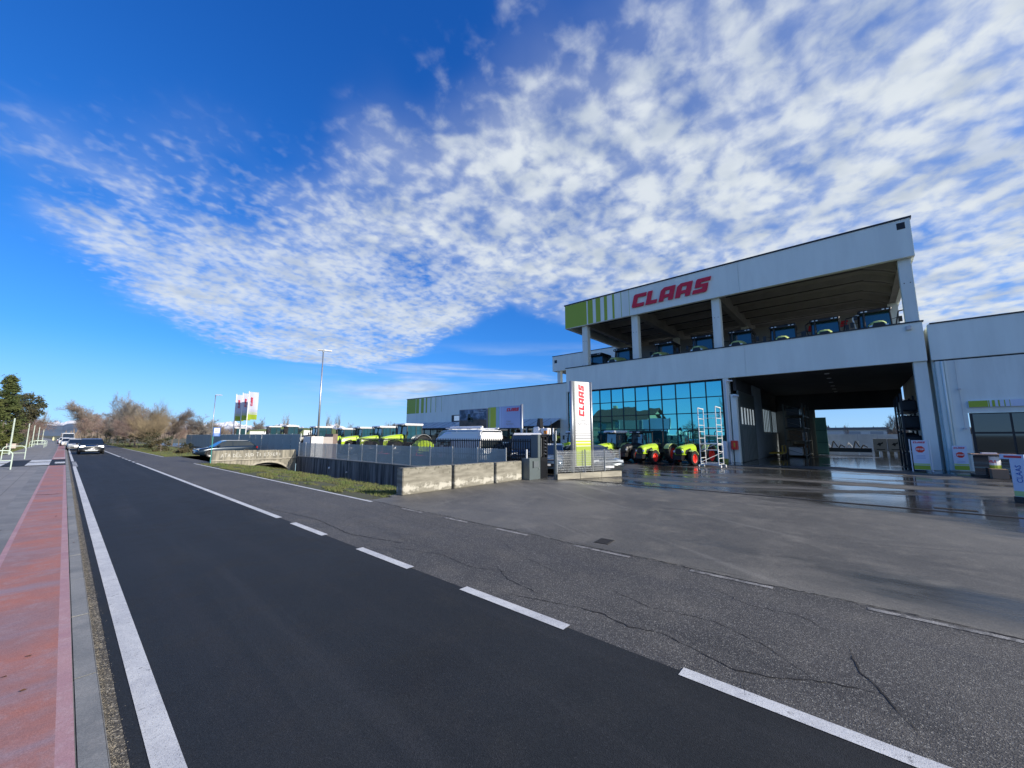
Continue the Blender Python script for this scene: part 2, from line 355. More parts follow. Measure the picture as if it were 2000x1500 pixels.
def link(name, me, parent=None, **kw):
    o = bpy.data.objects.new(name, me); COL.objects.link(o)
    if parent is not None: o.parent = parent
    for k, val in kw.items(): o[k] = val
    return o
def tag(o, label, cat=None, group=None):
    o['label'] = label
    if cat: o['category'] = cat
    if group: o['group'] = group
    return o
def thing(name, label, cat, loc=(0, 0, 0), rz=0.0, group=None, scale=None):
    o = bpy.data.objects.new(name, None); COL.objects.link(o); o.location = loc; o.rotation_euler = (0, 0, rz)
    o.empty_display_size = .2
    if scale: o.scale = (scale,) * 3
    return tag(o, label, cat, group)
def dup(o, loc=None, rz=None, label=None, scale=None, group=None):
    c = o.copy(); COL.objects.link(c)
    if loc is not None: c.location = loc
    if rz is not None: c.rotation_euler = (0, 0, rz)
    if scale is not None: c.scale = (scale,) * 3 if isinstance(scale, (int, float)) else scale
    if label: c['label'] = label
    if group: c['group'] = group
    for ch in list(o.children):
        d = ch.copy(); COL.objects.link(d); d.parent = c
        for gch in list(ch.children):
            e = gch.copy(); COL.objects.link(e); e.parent = d
    return c
def struct(o): o['kind'] = 'structure'; return o
def B(name, a, b, m, parent=None, **kw): return MB().box(a, b).build(name, m, parent, **kw)

def text_mesh(name, s, size, m, parent, O, Rt, Up, depth=.004, align='LEFT', bold=0.0, sx=1.0):
    cu = bpy.data.curves.new(name, 'FONT'); cu.body = s; cu.size = size; cu.extrude = depth / 2; cu.offset = bold
    cu.align_x = align; cu.resolution_u = 2
    tmp = bpy.data.objects.new('tmp', cu); COL.objects.link(tmp)
    dg = bpy.context.evaluated_depsgraph_get(); me = bpy.data.meshes.new_from_object(tmp.evaluated_get(dg))
    bpy.data.objects.remove(tmp); bpy.data.curves.remove(cu)
    Rt, Up = Vector(Rt).normalized(), Vector(Up).normalized(); N = Rt.cross(Up)
    mt = Matrix(((Rt.x * sx, Up.x, N.x, 0), (Rt.y * sx, Up.y, N.y, 0), (Rt.z * sx, Up.z, N.z, 0), (0, 0, 0, 1)))
    mt = Matrix.Translation(Vector(O) + N * depth / 2) @ mt
    me.transform(mt); me.materials.clear(); me.materials.append(m)
    return link(name, me, parent)

LET = {
 'C': [[(0, .08), (.08, 0), (.34, 0), (.34, 1), (.08, 1), (0, .92)], [(.34, 0), (.92, 0), (.92, .27), (.34, .27)], [(.34, .73), (.96, .73), (.96, 1), (.34, 1)]],
 'L': [[(0, 0), (.34, 0), (.34, 1), (0, 1)], [(.34, 0), (.82, 0), (.82, .27), (.34, .27)]],
 'A': [[(0, 0), (.34, 0), (.34, 1), (.2, 1), (0, .8)], [(.66, 0), (1, 0), (1, 1), (.66, 1)], [(.34, .24), (.66, .24), (.66, .46), (.34, .46)], [(.34, .76), (.66, .76), (.66, 1), (.34, 1)]],
 'S': [[(.08, .73), (1, .73), (1, 1), (.16, 1), (.08, .92)], [(.08, .60), (.42, .60), (.42, .73), (.08, .73)], [(.08, .40), (.92, .40), (.92, .60), (.08, .60)], [(.58, .27), (.92, .27), (.92, .40), (.58, .40)], [(0, 0), (.84, 0), (.92, .08), (.92, .27), (0, .27)]],
}
def logo(parent, O, Rt, Up, h, m, depth=.05, w=1.08, shear=.24, one=False, word='CLAAS', grow=0.0):
    """heavy slanted capital letters; every letter a mesh of its own unless one=True"""
    O, Rt, Up = Vector(O), Vector(Rt), Vector(Up); x = 0; adv = {'C': 1.0, 'L': .90, 'A': 1.08, 'S': 1.05}; all_ = MB(); outs = []
    for ch in word:
        mb = all_ if one else MB()
        for poly in LET[ch]:
            pts = [((x + px * w + shear * py) * h, py * h) for px, py in poly]
            if grow:
                cx = (x + .5 * w + shear * .5) * h
                pts = [(cx + (p[0] - cx) * (1 + grow), h / 2 + (p[1] - h / 2) * (1 + grow)) for p in pts]
            mb.prism(pts, O, Rt, Up, depth)
        if not one: outs.append(mb.build('letter', m, parent))
        x += adv[ch] * w + .07
    if one: outs.append(all_.build('lettering', m, parent))
    return outs
FR, FU = (0, -1, 0), (0, 0, 1)      # reading direction on walls that face the road

# ------------------------------------------------------------------ ground, road, pavement
def cx_(y): return -(max(0, y - 70) ** 2) * 6.5e-5      # the road bends a little to the left far away
def strip(name, x0, x1, y0, y1, z, m, parent=None, step=None, **kw):
    ys = [y0]
    if y1 > 70 or step:
        st_ = step or 15; yy = max(y0, 60)
        while yy < y1: 
            if yy > y0: ys.append(yy)
            yy += st_
    ys.append(y1)
    mb = MB(); vs = []
    for y in ys: vs += [(x0 + cx_(y), y, z), (x1 + cx_(y), y, z)]
    mb.quadlist(vs, [(2 * i, 2 * i + 1, 2 * i + 3, 2 * i + 2) for i in range(len(ys) - 1)])
    o = mb.build(name, m, parent)
    for k, val in kw.items(): o[k] = val
    return o

gd = MB(); BIG = 9000
# big sheet with a hole for the canal bed
gx = [-BIG, 6.1, 12.6, BIG]; gy = [-BIG, 11.45, 47.0, BIG]
for i in range(3):
    for j in range(3):
        if i == 1 and j == 1: continue
        gd.quadlist([(gx[i], gy[j], -.04), (gx[i + 1], gy[j], -.04), (gx[i + 1], gy[j + 1], -.04), (gx[i], gy[j + 1], -.04)], [(0, 1, 2, 3)])
ground = struct(gd.build('ground', M_field))
# canal bed profile
prof = [(6.1, -.012), (6.6, -.02), (7.3, -.06), (8.3, -.17), (9.3, -.30), (10.1, -.42), (10.9, -.85), (11.5, -1.2), (12.65, -1.3)]
cb = MB(); vs = []; ny = 72
for j in range(ny + 1):
    y = 11.4 + (47 - 11.4) * j / ny
    for i, (x, z) in enumerate(prof):
        n_ = 0 if i == 0 else mnoise.noise(Vector((x * .9, y * .7, 0))) * .09
        vs.append((x, y, z + n_ - .012))
k_ = len(prof)
cb.quadlist(vs, [(j * k_ + i, j * k_ + i + 1, (j + 1) * k_ + i + 1, (j + 1) * k_ + i) for j in range(ny) for i in range(k_ - 1)])
struct(cb.build('canal_bank', M_grass, smooth=True))

road = struct(strip('road', .44, 3.50, -30, 700, .004, M_fresh))
old = struct(strip('old_road_lane', 3.50, 6.16, -30, 700, .000, M_old))
strip('edge_line', .515, .655, -30, 36.5, .0085, M_paint, road)
strip('edge_line', .515, .655, 44.0, 600, .0085, M_paint, road)
for a, b in ((36.7, 37.5), (38.3, 39.2), (40.2, 41.1), (42.1, 43.0)): strip('edge_dash', .53, .74, a, b, .0085, M_paint, road)
CL0, CL1 = 3.425, 3.555
for a, b in ((-5.6, -3.2), (-1.3, 1.24), (2.34, 3.88), (5.02, 6.52), (7.86, 9.46)):
    strip('centre_dash', CL0, CL1, a, b, .0085, M_paint, road)
strip('centre_line', CL0, CL1, 10.27, 38, .0085, M_paint, road)
for a in range(4): strip('centre_dash', CL0, CL1, 39 + a * 2.6, 40.3 + a * 2.6, .0085, M_paint, road)
strip('centre_line', CL0, CL1, 50, 600, .0085, M_paint, road)
for a, b in ((-3.2, -2.0), (-1.0, .08), (.96, 1.95), (2.86, 3.88), (4.93, 5.75), (6.6, 7.45), (8.3, 9.2)):
    strip('worn_dash', 6.02, 6.10, a, b, .0055, M_paintold, old)
strip('outer_line', 6.02, 6.12, 10.75, 34.5, .0055, M_paint, old)
strip('outer_line', 6.02, 6.12, 47, 500, .0055, M_paint, old)
fore = struct(MB().quadlist([(6.16, -40, -.004), (14.86, -40, -.004), (14.86, 11.12, -.004), (6.16, 11.12, -.004)], [(0, 1, 2, 3)]).build('forecourt', M_fore))
MB().quadlist([(7.0, 11.12, -.006), (14.86, 11.12, -.006), (14.86, 11.5, -.006), (7.0, 11.5, -.006)], [(0, 1, 2, 3)]).build('edge_fill', M_fore, fore)
yard = struct(MB().quadlist([(14.86, -40, -.005), (90, -40, -.005), (90, 48, -.005), (14.86, 48, -.005)], [(0, 1, 2, 3)]).build('yard', M_yard))
MB().quadlist([(12.6, 11.5, -.005), (14.86, 11.5, -.005), (14.86, 48, -.005), (12.6, 48, -.005)], [(0, 1, 2, 3)]).build('parking_edge', M_yard, yard)
struct(MB().quadlist([(12.6, 48, -.012), (70, 48, -.012), (70, 130, -.012), (12.6, 130, -.012)], [(0, 1, 2, 3)]).build('parking_area', M_yard))
# the access slab over the canal
struct(MB().box((6.16, 34.75, -.35), (12.9, 47.5, .0)).build('access_slab', M_old))
# sliding gate rail: two dark grooves with a steel rail between
rail = thing('gate_rail', 'long dark steel gate rail set flush across the forecourt entrance', 'rail', (14.9, 0, 0))
B('groove', (-.085, -38, 0), (-.03, 10.4, .002), M_crack, rail); B('groove', (.03, -38, 0), (.06, 10.4, .002), M_crack, rail)
B('track', (-.03, -38, -.01), (.03, 10.4, .012), mat('rail_iron', (.11, .10, .095), .5, .6), rail)
strip('seam', 17.6, 17.63, -30, 10, .0, M_crack, yard)
# pavement
PZ = .12
pave = struct(strip('pavement', -3.6, -.78, -30, 500, PZ, M_pave))
strip('concrete_strip', -.78, -.46, -30, 500, PZ + .002, M_strip, pave)
for x in (-1.55, -1.1): strip('seam', x, x + .012, -30, 60, PZ + .003, mat('pave_joint', (.10, .10, .105), .9), pave)
path = struct(strip('cycle_path', -.40, .14, -30, 300, PZ + .004, M_red))
strip('edge_band', -.46, -.40, -30, 300, PZ + .004, M_redw, path); strip('edge_band', .14, .215, -30, 300, PZ + .004, M_redw, path)
kerb = thing('kerb', 'grey concrete kerb between the red path and the gutter', 'kerb')
y = -6.0; kbm = None; ki = 0
while y < 160:
    if kbm is None:
        k0 = MB().box((.217, 0, -.1), (.345, 1.498, PZ)).build('kerb_stone', M_kerb, kerb, bevel=.008); kbm = k0; k0.location = (0, y, 0)
    else:
        c = kbm.copy(); COL.objects.link(c); c.location = (cx_(y), y, rnd.uniform(-.003, .003)); c.parent = kerb
    y += 1.5
B('kerb_core', (.222, -6, -.1), (.340, 160, PZ - .006), M_crack, kerb) if False else strip('kerb_core', .222, .340, -6, 160, PZ - .006, M_crack, kerb)
strip('kerb_run', .217, .345, 160, 500, PZ, M_kerb, kerb)
struct(strip('gutter', .345, .445, -30, 500, .0015, M_grit))
vergel = struct(MB().quadlist([(-200, -60, .05), (-3.6, -60, .10), (-3.6, 500, .10), (-200, 500, .05)], [(0, 1, 2, 3)]).build('verge', M_grass))
# crossing plateau
cr = struct(MB().box((-3.6, 36.6, PZ - .05), (.215, 45.6, PZ + .014)).build('crossing_plateau', M_fresh))
for a, b, c_, d_ in ((-1.4, -.45, 37.4, 41.0), (-1.4, -.45, 42.0, 45.2), (-3.6, -2.3, 37.2, 40.6), (-3.6, -2.3, 41.6, 45), (-.25, .2, 39.0, 41.0)):
    B('white_bar', (a, c_, PZ + .014), (b, d_, PZ + .020), M_paint, cr)
for yy in (47.6, 75): B('white_bar', (-.4, yy, PZ + .006), (.2, yy + 1.2, PZ + .010), M_paint, path)
# cracks in the worn lane
def crack(pts, w, z, par, seed):
    r = random.Random(seed); P_ = []
    for (x0, y0), (x1, y1) in zip(pts, pts[1:]):
        n = max(2, int(math.hypot(x1 - x0, y1 - y0) / .05))
        for i in range(n):
            t = i / n; P_.append((x0 + (x1 - x0) * t + r.gauss(0, .008), y0 + (y1 - y0) * t + r.gauss(0, .008)))
    P_.append(pts[-1]); vs = []; N_ = len(P_)
    for i, (x, y) in enumerate(P_):
        a = P_[max(0, i - 1)]; b = P_[min(N_ - 1, i + 1)]; d = Vector((b[0] - a[0], b[1] - a[1])); d = d.normalized() if d.length else Vector((1, 0))
        ww = w * (.25 + r.random()) * min(1, i / 6 + .1, (N_ - 1 - i) / 6 + .1)
        vs += [(x - d.y * ww, y + d.x * ww, z), (x + d.y * ww, y - d.x * ww, z)]
    MB().quadlist(vs, [(2 * i, 2 * i + 1, 2 * i + 3, 2 * i + 2) for i in range(N_ - 1)]).build('crack', M_crack, par)
crack([(4.90, .22), (4.66, .20), (4.47, .15), (4.2, .02), (3.99, -.06), (3.78, -.14)], .007, .004, old, 1)
crack([(3.72, 3.4), (3.95, 2.6), (4.01, 2.21), (3.93, 1.9), (4.01, 1.55), (3.81, .95), (3.86, .7), (4.08, .39), (4.2, .0)], .0075, .004, old, 2)
crack([(3.84, .85), (3.62, .82), (3.5, .79)], .004, .009, old, 3)
crack([(4.35, 4.1), (4.1, 3.7), (3.95, 2.9)], .006, .004, old, 4)
crack([(4.7, 2.6), (4.5, 1.9), (4.62, 1.3), (4.4, .8), (4.08, .42)], .004, .004, old, 15)
crack([(3.9, 6.2), (4.2, 5.2), (4.1, 4.4), (4.4, 3.6)], .005, .004, old, 16)
crack([(5.6, 1.6), (5.3, 1.1), (5.35, .6), (5.0, .25)], .004, .004, old, 17)
crack([(3.7, 12), (4.0, 9.5), (3.85, 7.6), (4.2, 6.1)], .008, .004, old, 18)
crack([(5.4, 5.0), (5.0, 4.2), (4.7, 3.2)], .003, .004, old, 5)
crack([(6.165 + .03 * math.sin(i * 1.7), 11 - i * .7) for i in range(22)], .012, .004, old, 6)
crack([(6.25 + .05 * math.sin(i * 1.1), 9 - i * .6) for i in range(14)], .003, .0, old, 7)
crack([(9.0, -1.5), (8.7, -2.2), (8.9, -3.0)], .005, .0, fore, 8)
crack([(-.45, 19.0), (-.1, 18.6), (.2, 18.8)], .03, PZ + .008, path, 9)
# manhole grate and drain covers
mh = thing('drain_grate', 'small dark iron drain grate near the worn edge of the forecourt', 'drain', (6.66, 3.62, 0), .1)
B('rim', (-.17, -.13, -.003), (.17, .13, .004), mat('iron', (.06, .055, .05), .6, .5), mh)
for i in range(6): B('bar', (-.15 + i * .055, -.11, .004), (-.13 + i * .055, .11, .008), mat('iron', (.06, .055, .05)), mh)
dr = thing('drain_cover', 'rectangular dark metal drain cover in the wet yard by the gate rail', 'drain', (15.5, -1.75, 0))
B('plate', (-.12, -.38, -.003), (.12, .38, .004), M_crack, dr)
for i in range(9): B('bar', (-.10, -.34 + i * .08, .004), (.10, -.32 + i * .08, .007), mat('iron', (.06, .055, .05)), dr)
# grit in the gutter, dry leaves on the path
gm_ = MB()
def octa(mb, x, y, z, s, r):
    a = r.uniform(.6, 1.4) * s; b = r.uniform(.6, 1.4) * s; c = r.uniform(.3, .8) * s; t = r.uniform(0, 6.28); ct, st = math.cos(t), math.sin(t)
    P8 = [(a * ct, a * st, 0), (-a * ct, -a * st, 0), (-b * st, b * ct, 0), (b * st, -b * ct, 0), (0, 0, c), (0, 0, -c)]
    mb.quadlist([(x + p[0], y + p[1], z + p[2]) for p in P8], [(0, 2, 4), (2, 1, 4), (1, 3, 4), (3, 0, 4), (2, 0, 5), (1, 2, 5), (3, 1, 5), (0, 3, 5)])
for i in range(9000):
    yy = 2.2 + rnd.random() ** 1.6 * 22; xx = .345 + abs(rnd.gauss(0, .042))
    if xx < .52: octa(gm_, xx, yy, .004, rnd.uniform(.0012, .0042), rnd)
gm_.build('gutter_gravel', M_stone, None, kind='stuff')
for i, (x, y) in enumerate(((-.02, 5.2), (-.12, 4.9), (-.02, 4.55), (-.22, 5.0), (-.3, 4.5), (.05, 13.5), (-1.0, 9.6), (-.62, 12.3), (.28, 10.0), (-.9, 15))):
    lf = MB(); n = 7; r_ = random.Random(i)
    vs = [(math.cos(k * 6.283 / n) * .022 * r_.uniform(.4, 1.2), math.sin(k * 6.283 / n) * .014 * r_.uniform(.5, 1.2), .002 + r_.random() * .008) for k in range(n)] + [(0, 0, .002)]
    lf.quadlist(vs, [(k, (k + 1) % n, n) for k in range(n)])
    o = lf.build('dry_leaf', M_leaf, None); o.location = (x, y, PZ + .008)
    tag(o, ['larger curled brown leaf in the middle of the red path near the camera', 'brown leaf just beyond the one nearest the camera on the red path', 'brown leaf on the red path closest to the camera', 'brown leaf farthest left on the red path near the picture edge', 'small brown leaf at the left margin of the red path',
            'lone brown leaf further along the red path', 'dry leaf on the grey paving left of the red path', 'dry leaf on the concrete strip left of the red path', 'dry leaf lying on the kerb stones', 'dry leaf on the grey paving farthest from the camera'][i], 'leaf', 'dry leaves on the pavement')
# grass blades on the canal bank and verge
gb = MB()
def blade(x, y, z, h, r):
    a = r.uniform(0, 6.28); w = r.uniform(.008, .018); dx, dy = math.cos(a) * w, math.sin(a) * w; lx, ly = r.gauss(0, .35) * h, r.gauss(0, .35) * h
    gb.quadlist([(x - dx, y - dy, z), (x + dx, y + dy, z), (x + lx, y + ly, z + h)], [(0, 1, 2)])
def bank_z(x):
    for (xa, za), (xb, zb) in zip(prof, prof[1:]):
        if xa <= x <= xb: return za + (zb - za) * (x - xa) / (xb - xa)
    return 0
for i in range(46000):
    y = 11.3 + rnd.random() ** 1.3 * 35; x = 6.28 + rnd.random() ** 1.2 * 4.6
    if 34.4 < y: continue
    cl = mnoise.noise(Vector((x * 1.3, y * .9, 3)))
    if cl < -.12 + (0.25 if x < 6.6 else 0): continue
    blade(x, y, bank_z(x) + mnoise.noise(Vector((x * .9, y * .7, 0))) * .09 - .02, rnd.uniform(.04, .11) * (1 + cl), rnd)
for i in range(16000):
    y = 30 + rnd.random() * 90; x = -3.65 - rnd.random() ** 1.5 * 8
    blade(x, y, .09, rnd.uniform(.08, .25), rnd)
for i in range(14000):
    y = 47.5 + rnd.random() ** 1.3 * 90; x = 6.3 + rnd.random() ** 1.5 * 6
    blade(x + cx_(y), y, -.04, rnd.uniform(.06, .2), rnd)
gb.build('grass', M_bladeg, None, kind='stuff')

# ------------------------------------------------------------------ main building
FX = 31.8
bld = thing('dealership_building', 'white two storey hall with open roof deck full of tractors and teal glass front', 'building')
def joints(ys): return list(zip(ys, ys[1:]))
YB = [-3.36, 5.60, 13.42, 20.90]
for a, b in joints(YB):
    MB().box((FX, a + .004, 6.12), (FX + .25, b - .004, 8.40)).build('parapet_panel', M_wall, bld, bevel=.008)
    MB().box((FX, a + .004 - (.1 if a < 0 else 0), 12.38), (FX + .30, b - .004, 14.74)).build('fascia_panel', M_wall, bld, bevel=.010)
B('joint_backing', (FX + .05, -3.3, 6.2), (FX + .22, 20.85, 8.35), M_joint, bld); B('joint_backing', (FX + .05, -3.3, 12.45), (FX + .25, 20.85, 14.7), M_joint, bld)
B('parapet_cap', (FX - .05, -3.42, 8.40), (FX + .32, 20.95, 8.47), M_cap, bld)
B('roof_cap', (FX - .05, -3.52, 14.74), (FX + .4, 20.97, 14.84), M_cap, bld)
# stripes on the fascia (green printed sheets, 3 mm proud)
for a, b in ((20.87, 18.44), (18.30, 17.77), (17.45, 16.97), (16.59, 16.28), (15.76, 15.56), (14.92, 14.87), (14.16, 14.13)):
    B('green_stripe', (FX - .004, a, 12.42), (FX + .02, b, 14.72), M_green, bld)
logo(bld, (FX - .07, 13.90, 12.98), FR, FU, 1.14, M_redl, .05, w=1.02, shear=.26)
B('vent', (FX - .01, -3.22, 14.14), (FX + .02, -2.86, 14.55), mat('vent_dark', (.01, .011, .013), .5), bld)
MB().box((FX - .16, -2.9, 7.98), (FX, -2.66, 8.24)).build('wall_lamp', M_lampw, bld, bevel=.03)
# columns upstairs and below
for yc in (18.90, 13.88, 7.35, -3.02):
    c = MB().box((FX + .34, yc - .29, 8.40 - 1.35), (FX + .9, yc + .29, 12.40)).build('column', M_wall2, bld, bevel=.02)
    for dy in (-.13, .13): MB().cyl((FX + .33, yc + dy, 10.9), (FX + .345, yc + dy, 10.9), .028, n=8).build('bolt', M_cap, c)
for yc in (13.88, 7.35, -3.02, 20.6): B('rear_column', (42.6, yc - .29, 7.0), (43.2, yc + .29, 12.4), M_wall2, bld)
MB().box((FX + .15, -3.34, 0), (FX + .72, -2.78, 6.12)).build('column', M_wall2, bld, bevel=.02)
# main roof beams, ceiling shells, roof
for yc in (18.9, 13.88, 7.35, -3.05): B('main_beam', (FX + .9, yc - .22, 12.42), (51.8, yc + .22, 13.5), M_beam, bld)
def shell(x0, x1, y0, y1, z, drop=False):
    n = 8; mb = MB(); pts = []
    for i in range(n + 1):
        t = i / n; pts.append((x0 + (x1 - x0) * t, z + math.sin(math.pi * t) ** .7 * .42))
    pts[0] = (pts[0][0], z - .16); pts[-1] = (pts[-1][0], z - .16); pts.insert(1, (x0 + .14, z - .16)); pts.insert(-1, (x1 - .14, z - .16))
    top = [(p[0], max(p[1] + .07, z + .1)) for p in reversed(pts)]
    ring = pts + top; vs = [(p[0], yy, p[1] - dz_ * (drop * 1.0)) for yy, dz_ in ((y0, .75), (y0 + .6, .42), (y0 + 1.6, .06), (y1, 0)) for p in ring]
    m_ = len(ring); fs = [(i + m_ * j, (i + 1) % m_ + m_ * j, (i + 1) % m_ + m_ * (j + 1), i + m_ * (j + 1)) for j in range(3) for i in range(m_)] + [tuple(range(m_)), tuple(range(4 * m_ - 1, 3 * m_ - 1, -1))]
    mb.quadlist(vs, fs); return mb
for a, b in ((-2.83, 7.13), (7.57, 13.66), (14.1, 18.68), (19.12, 20.6)):
    for i in range(7):
        x0 = FX + .42 + i * 2.62
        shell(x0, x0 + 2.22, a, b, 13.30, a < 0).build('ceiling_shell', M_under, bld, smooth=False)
        B('gap_strip', (x0 + 2.225, a, 13.15), (x0 + 2.615, b, 13.17), M_crack, bld)
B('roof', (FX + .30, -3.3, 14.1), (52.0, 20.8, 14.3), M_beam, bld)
B('side_fascia', (FX + .3, 20.6, 12.38), (52.0, 20.89, 14.74), M_wall2, bld)
B('side_fascia', (FX + .3, -3.44, 12.38), (52.0, -3.2, 14.74), M_wall2, bld)
B('rear_wall', (44.0, -3.3, 7.0), (44.25, 20.4, 12.4), mat('rear_wall', (.30, .30, .30), .8, var=.1), bld)
logo(bld, (43.97, 2.55, 11.35), FR, FU, .50, M_redl, .03, w=1.02, shear=.2, one=True)
# deck slab
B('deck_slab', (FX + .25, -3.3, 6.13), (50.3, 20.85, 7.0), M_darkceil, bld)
# rear wing fascia seen left of the canopy
B('rear_fascia', (51.6, 20.9, 12.3), (52.0, 36.5, 14.7), M_wall, bld); B('rear_cap', (51.55, 20.9, 14.7), (52.1, 36.55, 14.8), M_cap, bld)
B('rear_soffit', (52.0, 20.9, 12.3), (70, 36.5, 12.5), M_beam, bld); B('rear_side', (52.0, 36.2, 12.5), (70, 36.5, 14.7), M_wall, bld)
B('rear_vent', (51.58, 35.6, 13.6), (51.6, 36.1, 14.1), M_cap, bld)
for yc in (35.6, 28): B('rear_wing_column', (52.1, yc - .3, 7.0), (52.7, yc + .3, 12.3), M_wall2, bld)
B('rear_wing_body', (50.5, 21.0, 0), (70, 36.3, 7.0), M_wall2, bld)
pl = MB().cyl((51.2, 32.4, 8.4), (51.2, 32.4, 13.4), .03).build('antenna_mast', M_whiterim, bld)
# --- glass front
GY0, GY1, GZ1 = 7.20, 20.80, 6.02
ybreak = [7.26 + i * (20.74 - 7.26) / 12 for i in range(13)]
zbreak = [0.05, 1.22, 2.42, 3.62, 4.82, 6.0]
for a, b in joints(ybreak):
    for c, d in joints(zbreak):
        o = MB().box((-.012, -(b - a) / 2 + .03, -(d - c) / 2 + .03), (.012, (b - a) / 2 - .03, (d - c) / 2 - .03)).build('pane', M_teal, bld)
        o.location = (FX + .16, (a + b) / 2, (c + d) / 2); o.rotation_euler = (0, R_(rnd.gauss(0, .22)), R_(rnd.gauss(0, .25)))
for yb in ybreak: B('mullion', (FX + .08, yb - .032, 0.0), (FX + .22, yb + .032, 6.05), M_gateblk, bld)
for zb in zbreak: B('transom', (FX + .085, 7.29, zb - .03), (FX + .21, 20.72, zb + .03), M_gateblk, bld)
B('glass_backing', (FX + .5, 7.2, 0), (FX + .55, 20.8, 6.1), M_darkceil, bld)
B('end_pier', (FX + .02, 20.78, 0), (FX + .4, 20.88, 6.12), M_wall2, bld)
# --- passage: left wall, door, windows
B('pier', (FX + .05, 6.80, 0), (FX + .6, 7.16, 6.12), M_wall2, bld)
pip = MB().cyl((FX - .03, 6.95, 0), (FX - .03, 6.95, 5.9), .06).cyl((FX - .03, 6.95, 5.9), (FX + .15, 6.55, 5.9), .06).build('downpipe', M_whiterim, bld)
MB().box((FX, 6.35, 0), (FX + .5, 6.72, 4.9)).build('pier_casing', M_wall2, bld, bevel=.02)
MB().cyl((FX - .1, 6.55, 4.75), (FX - .1, 6.15, 4.75), .07).cyl((FX - .05, 6.3, 4.75), (FX - .05, 6.3, 4.5), .04).build('security_camera', M_lampw, bld)
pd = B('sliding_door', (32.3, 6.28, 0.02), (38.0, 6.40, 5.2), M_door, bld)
for i in range(5): B('door_slot', (32.75 + i * 1.05, 6.265, 2.75), (33.15 + i * 1.05, 6.28, 4.0), mat('slot_daylight_glow', (.55, .6, .6), .2, emis=(.7, .8, .85), estr=.3), pd)  # slots emit a little, imitating daylight from behind the door
B('wicket_door', (32.6, 6.262, .05), (34.0, 6.28, 2.3), mat('wicket', (.06, .07, .07), .5), pd)
for i in range(11): B('door_rib', (32.32 + i * .52, 6.268, .02), (32.36 + i * .52, 6.28, 2.6), M_door, pd)
M_pw = mat('passage_render', (.36, .42, .46), .7, var=.15); B('passage_wall', (38.0, 6.30, 0), (41.6, 6.6, 6.13), M_pw, bld); B('passage_wall', (41.6, 6.30, 0), (50.3, 6.6, 2.2), M_pw, bld)
B('passage_wall', (41.6, 6.30, 4.4), (50.3, 6.6, 6.13), M_darkceil, bld); B('wall_head', (32.3, 6.41, 5.2), (38.0, 6.6, 6.13), M_darkceil, bld); B('wall_pier', (46.0, 6.3, 2.2), (46.8, 6.6, 4.4), M_wall2, bld)
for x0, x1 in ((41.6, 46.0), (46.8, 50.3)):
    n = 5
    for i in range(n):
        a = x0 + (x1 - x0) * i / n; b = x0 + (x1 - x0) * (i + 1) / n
        B('window_pane', (a + .05, 6.42, 2.25), (b - .05, 6.45, 4.35), mat('pane_daylight_glow', (.62, .70, .74), .35, emis=(.6, .78, .9), estr=.22), bld)  # weak emission stands in for daylight, the hall behind is closed
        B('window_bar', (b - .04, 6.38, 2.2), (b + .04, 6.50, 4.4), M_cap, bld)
B('hall_back', (FX + .6, 6.9, 0), (50.3, 7.1, 6.1), M_wall2, bld)
# far portal of the passage
B('far_lintel', (50.3, -3.4, 4.5), (50.6, 6.6, 6.9), M_darkceil, bld); B('far_jamb', (50.3, 3.05, 0), (50.6, 6.6, 4.5), mat('jamb', (.16, .16, .15), .8), bld)
gdn = thing('green_sliding_door', 'sea green sheet metal door leaf standing at the far left of the passage', 'door', (50.15, 2.95, 0))
B('leaf', (0, -.72, .03), (.06, .15, 3.6), M_greensh, gdn); B('rail', (-.03, -.72, 3.6), (.09, .3, 3.72), M_greensh, gdn)
for z in (.1, 1.2, 2.4): B('brace', (-.03, -.7, z), (0, .13, z + .07), mat('green_dark', (.06, .2, .16), .6), gdn)
for i in range(6): MB().cyl((34 + i * 2.9, 1.2, 6.08), (34 + i * 2.9, 1.2, 6.13), .14).build('ceiling_lamp', M_lampw, bld)
# left and right gable walls of the upper storey remain open; lower hall side wall
B('hall_side', (FX + .6, 20.6, 0), (50.3, 20.85, 6.1), M_wall2, bld)

# --- low wing left
wing = thing('low_wing_building', 'long low white hall with green stripes and a glazed awning left of the teal glass', 'building')
for a, b in joints([20.92, 27.6, 34.4, 41.1, 47.9]):
    MB().box((FX, a + .006, 3.4), (FX + .25, b - .006, 7.0)).build('wall_panel', M_wall, wing, bevel=.015)
B('wall', (FX + .05, 20.92, 0.0), (FX + .3, 21.7, 3.4), M_wall2, wing); B('wall', (FX + .05, 46.6, 0), (FX + .3, 47.9, 3.4), M_wall2, wing)
B('end_wall', (FX + .25, 47.6, 0), (56, 47.9, 7.0), M_wall, wing); B('roof', (FX + .25, 20.92, 6.7), (56, 47.6, 6.9), M_beam, wing)
B('roof_cap', (FX - .04, 20.92, 7.0), (FX + .35, 47.95, 7.08), M_cap, wing)
for a, b in ((47.88, 45.75), (45.65, 44.95), (44.5, 43.9), (43.45, 43.15), (42.4, 42.25), (41.35, 41.27), (40.1, 40.06)):
    B('green_stripe', (FX - .004, a, 4.95), (FX + .01, b, 6.97), M_green, wing)
w_ = B('window_frame', (FX - .02, 36.0, 3.62), (FX + .05, 38.0, 4.45), M_cap, wing); B('pane', (FX - .03, 36.1, 3.74), (FX - .02, 37.5, 4.35), mat('pane_daylight_glow', (.6, .7, .7)), w_)
aw = MB()
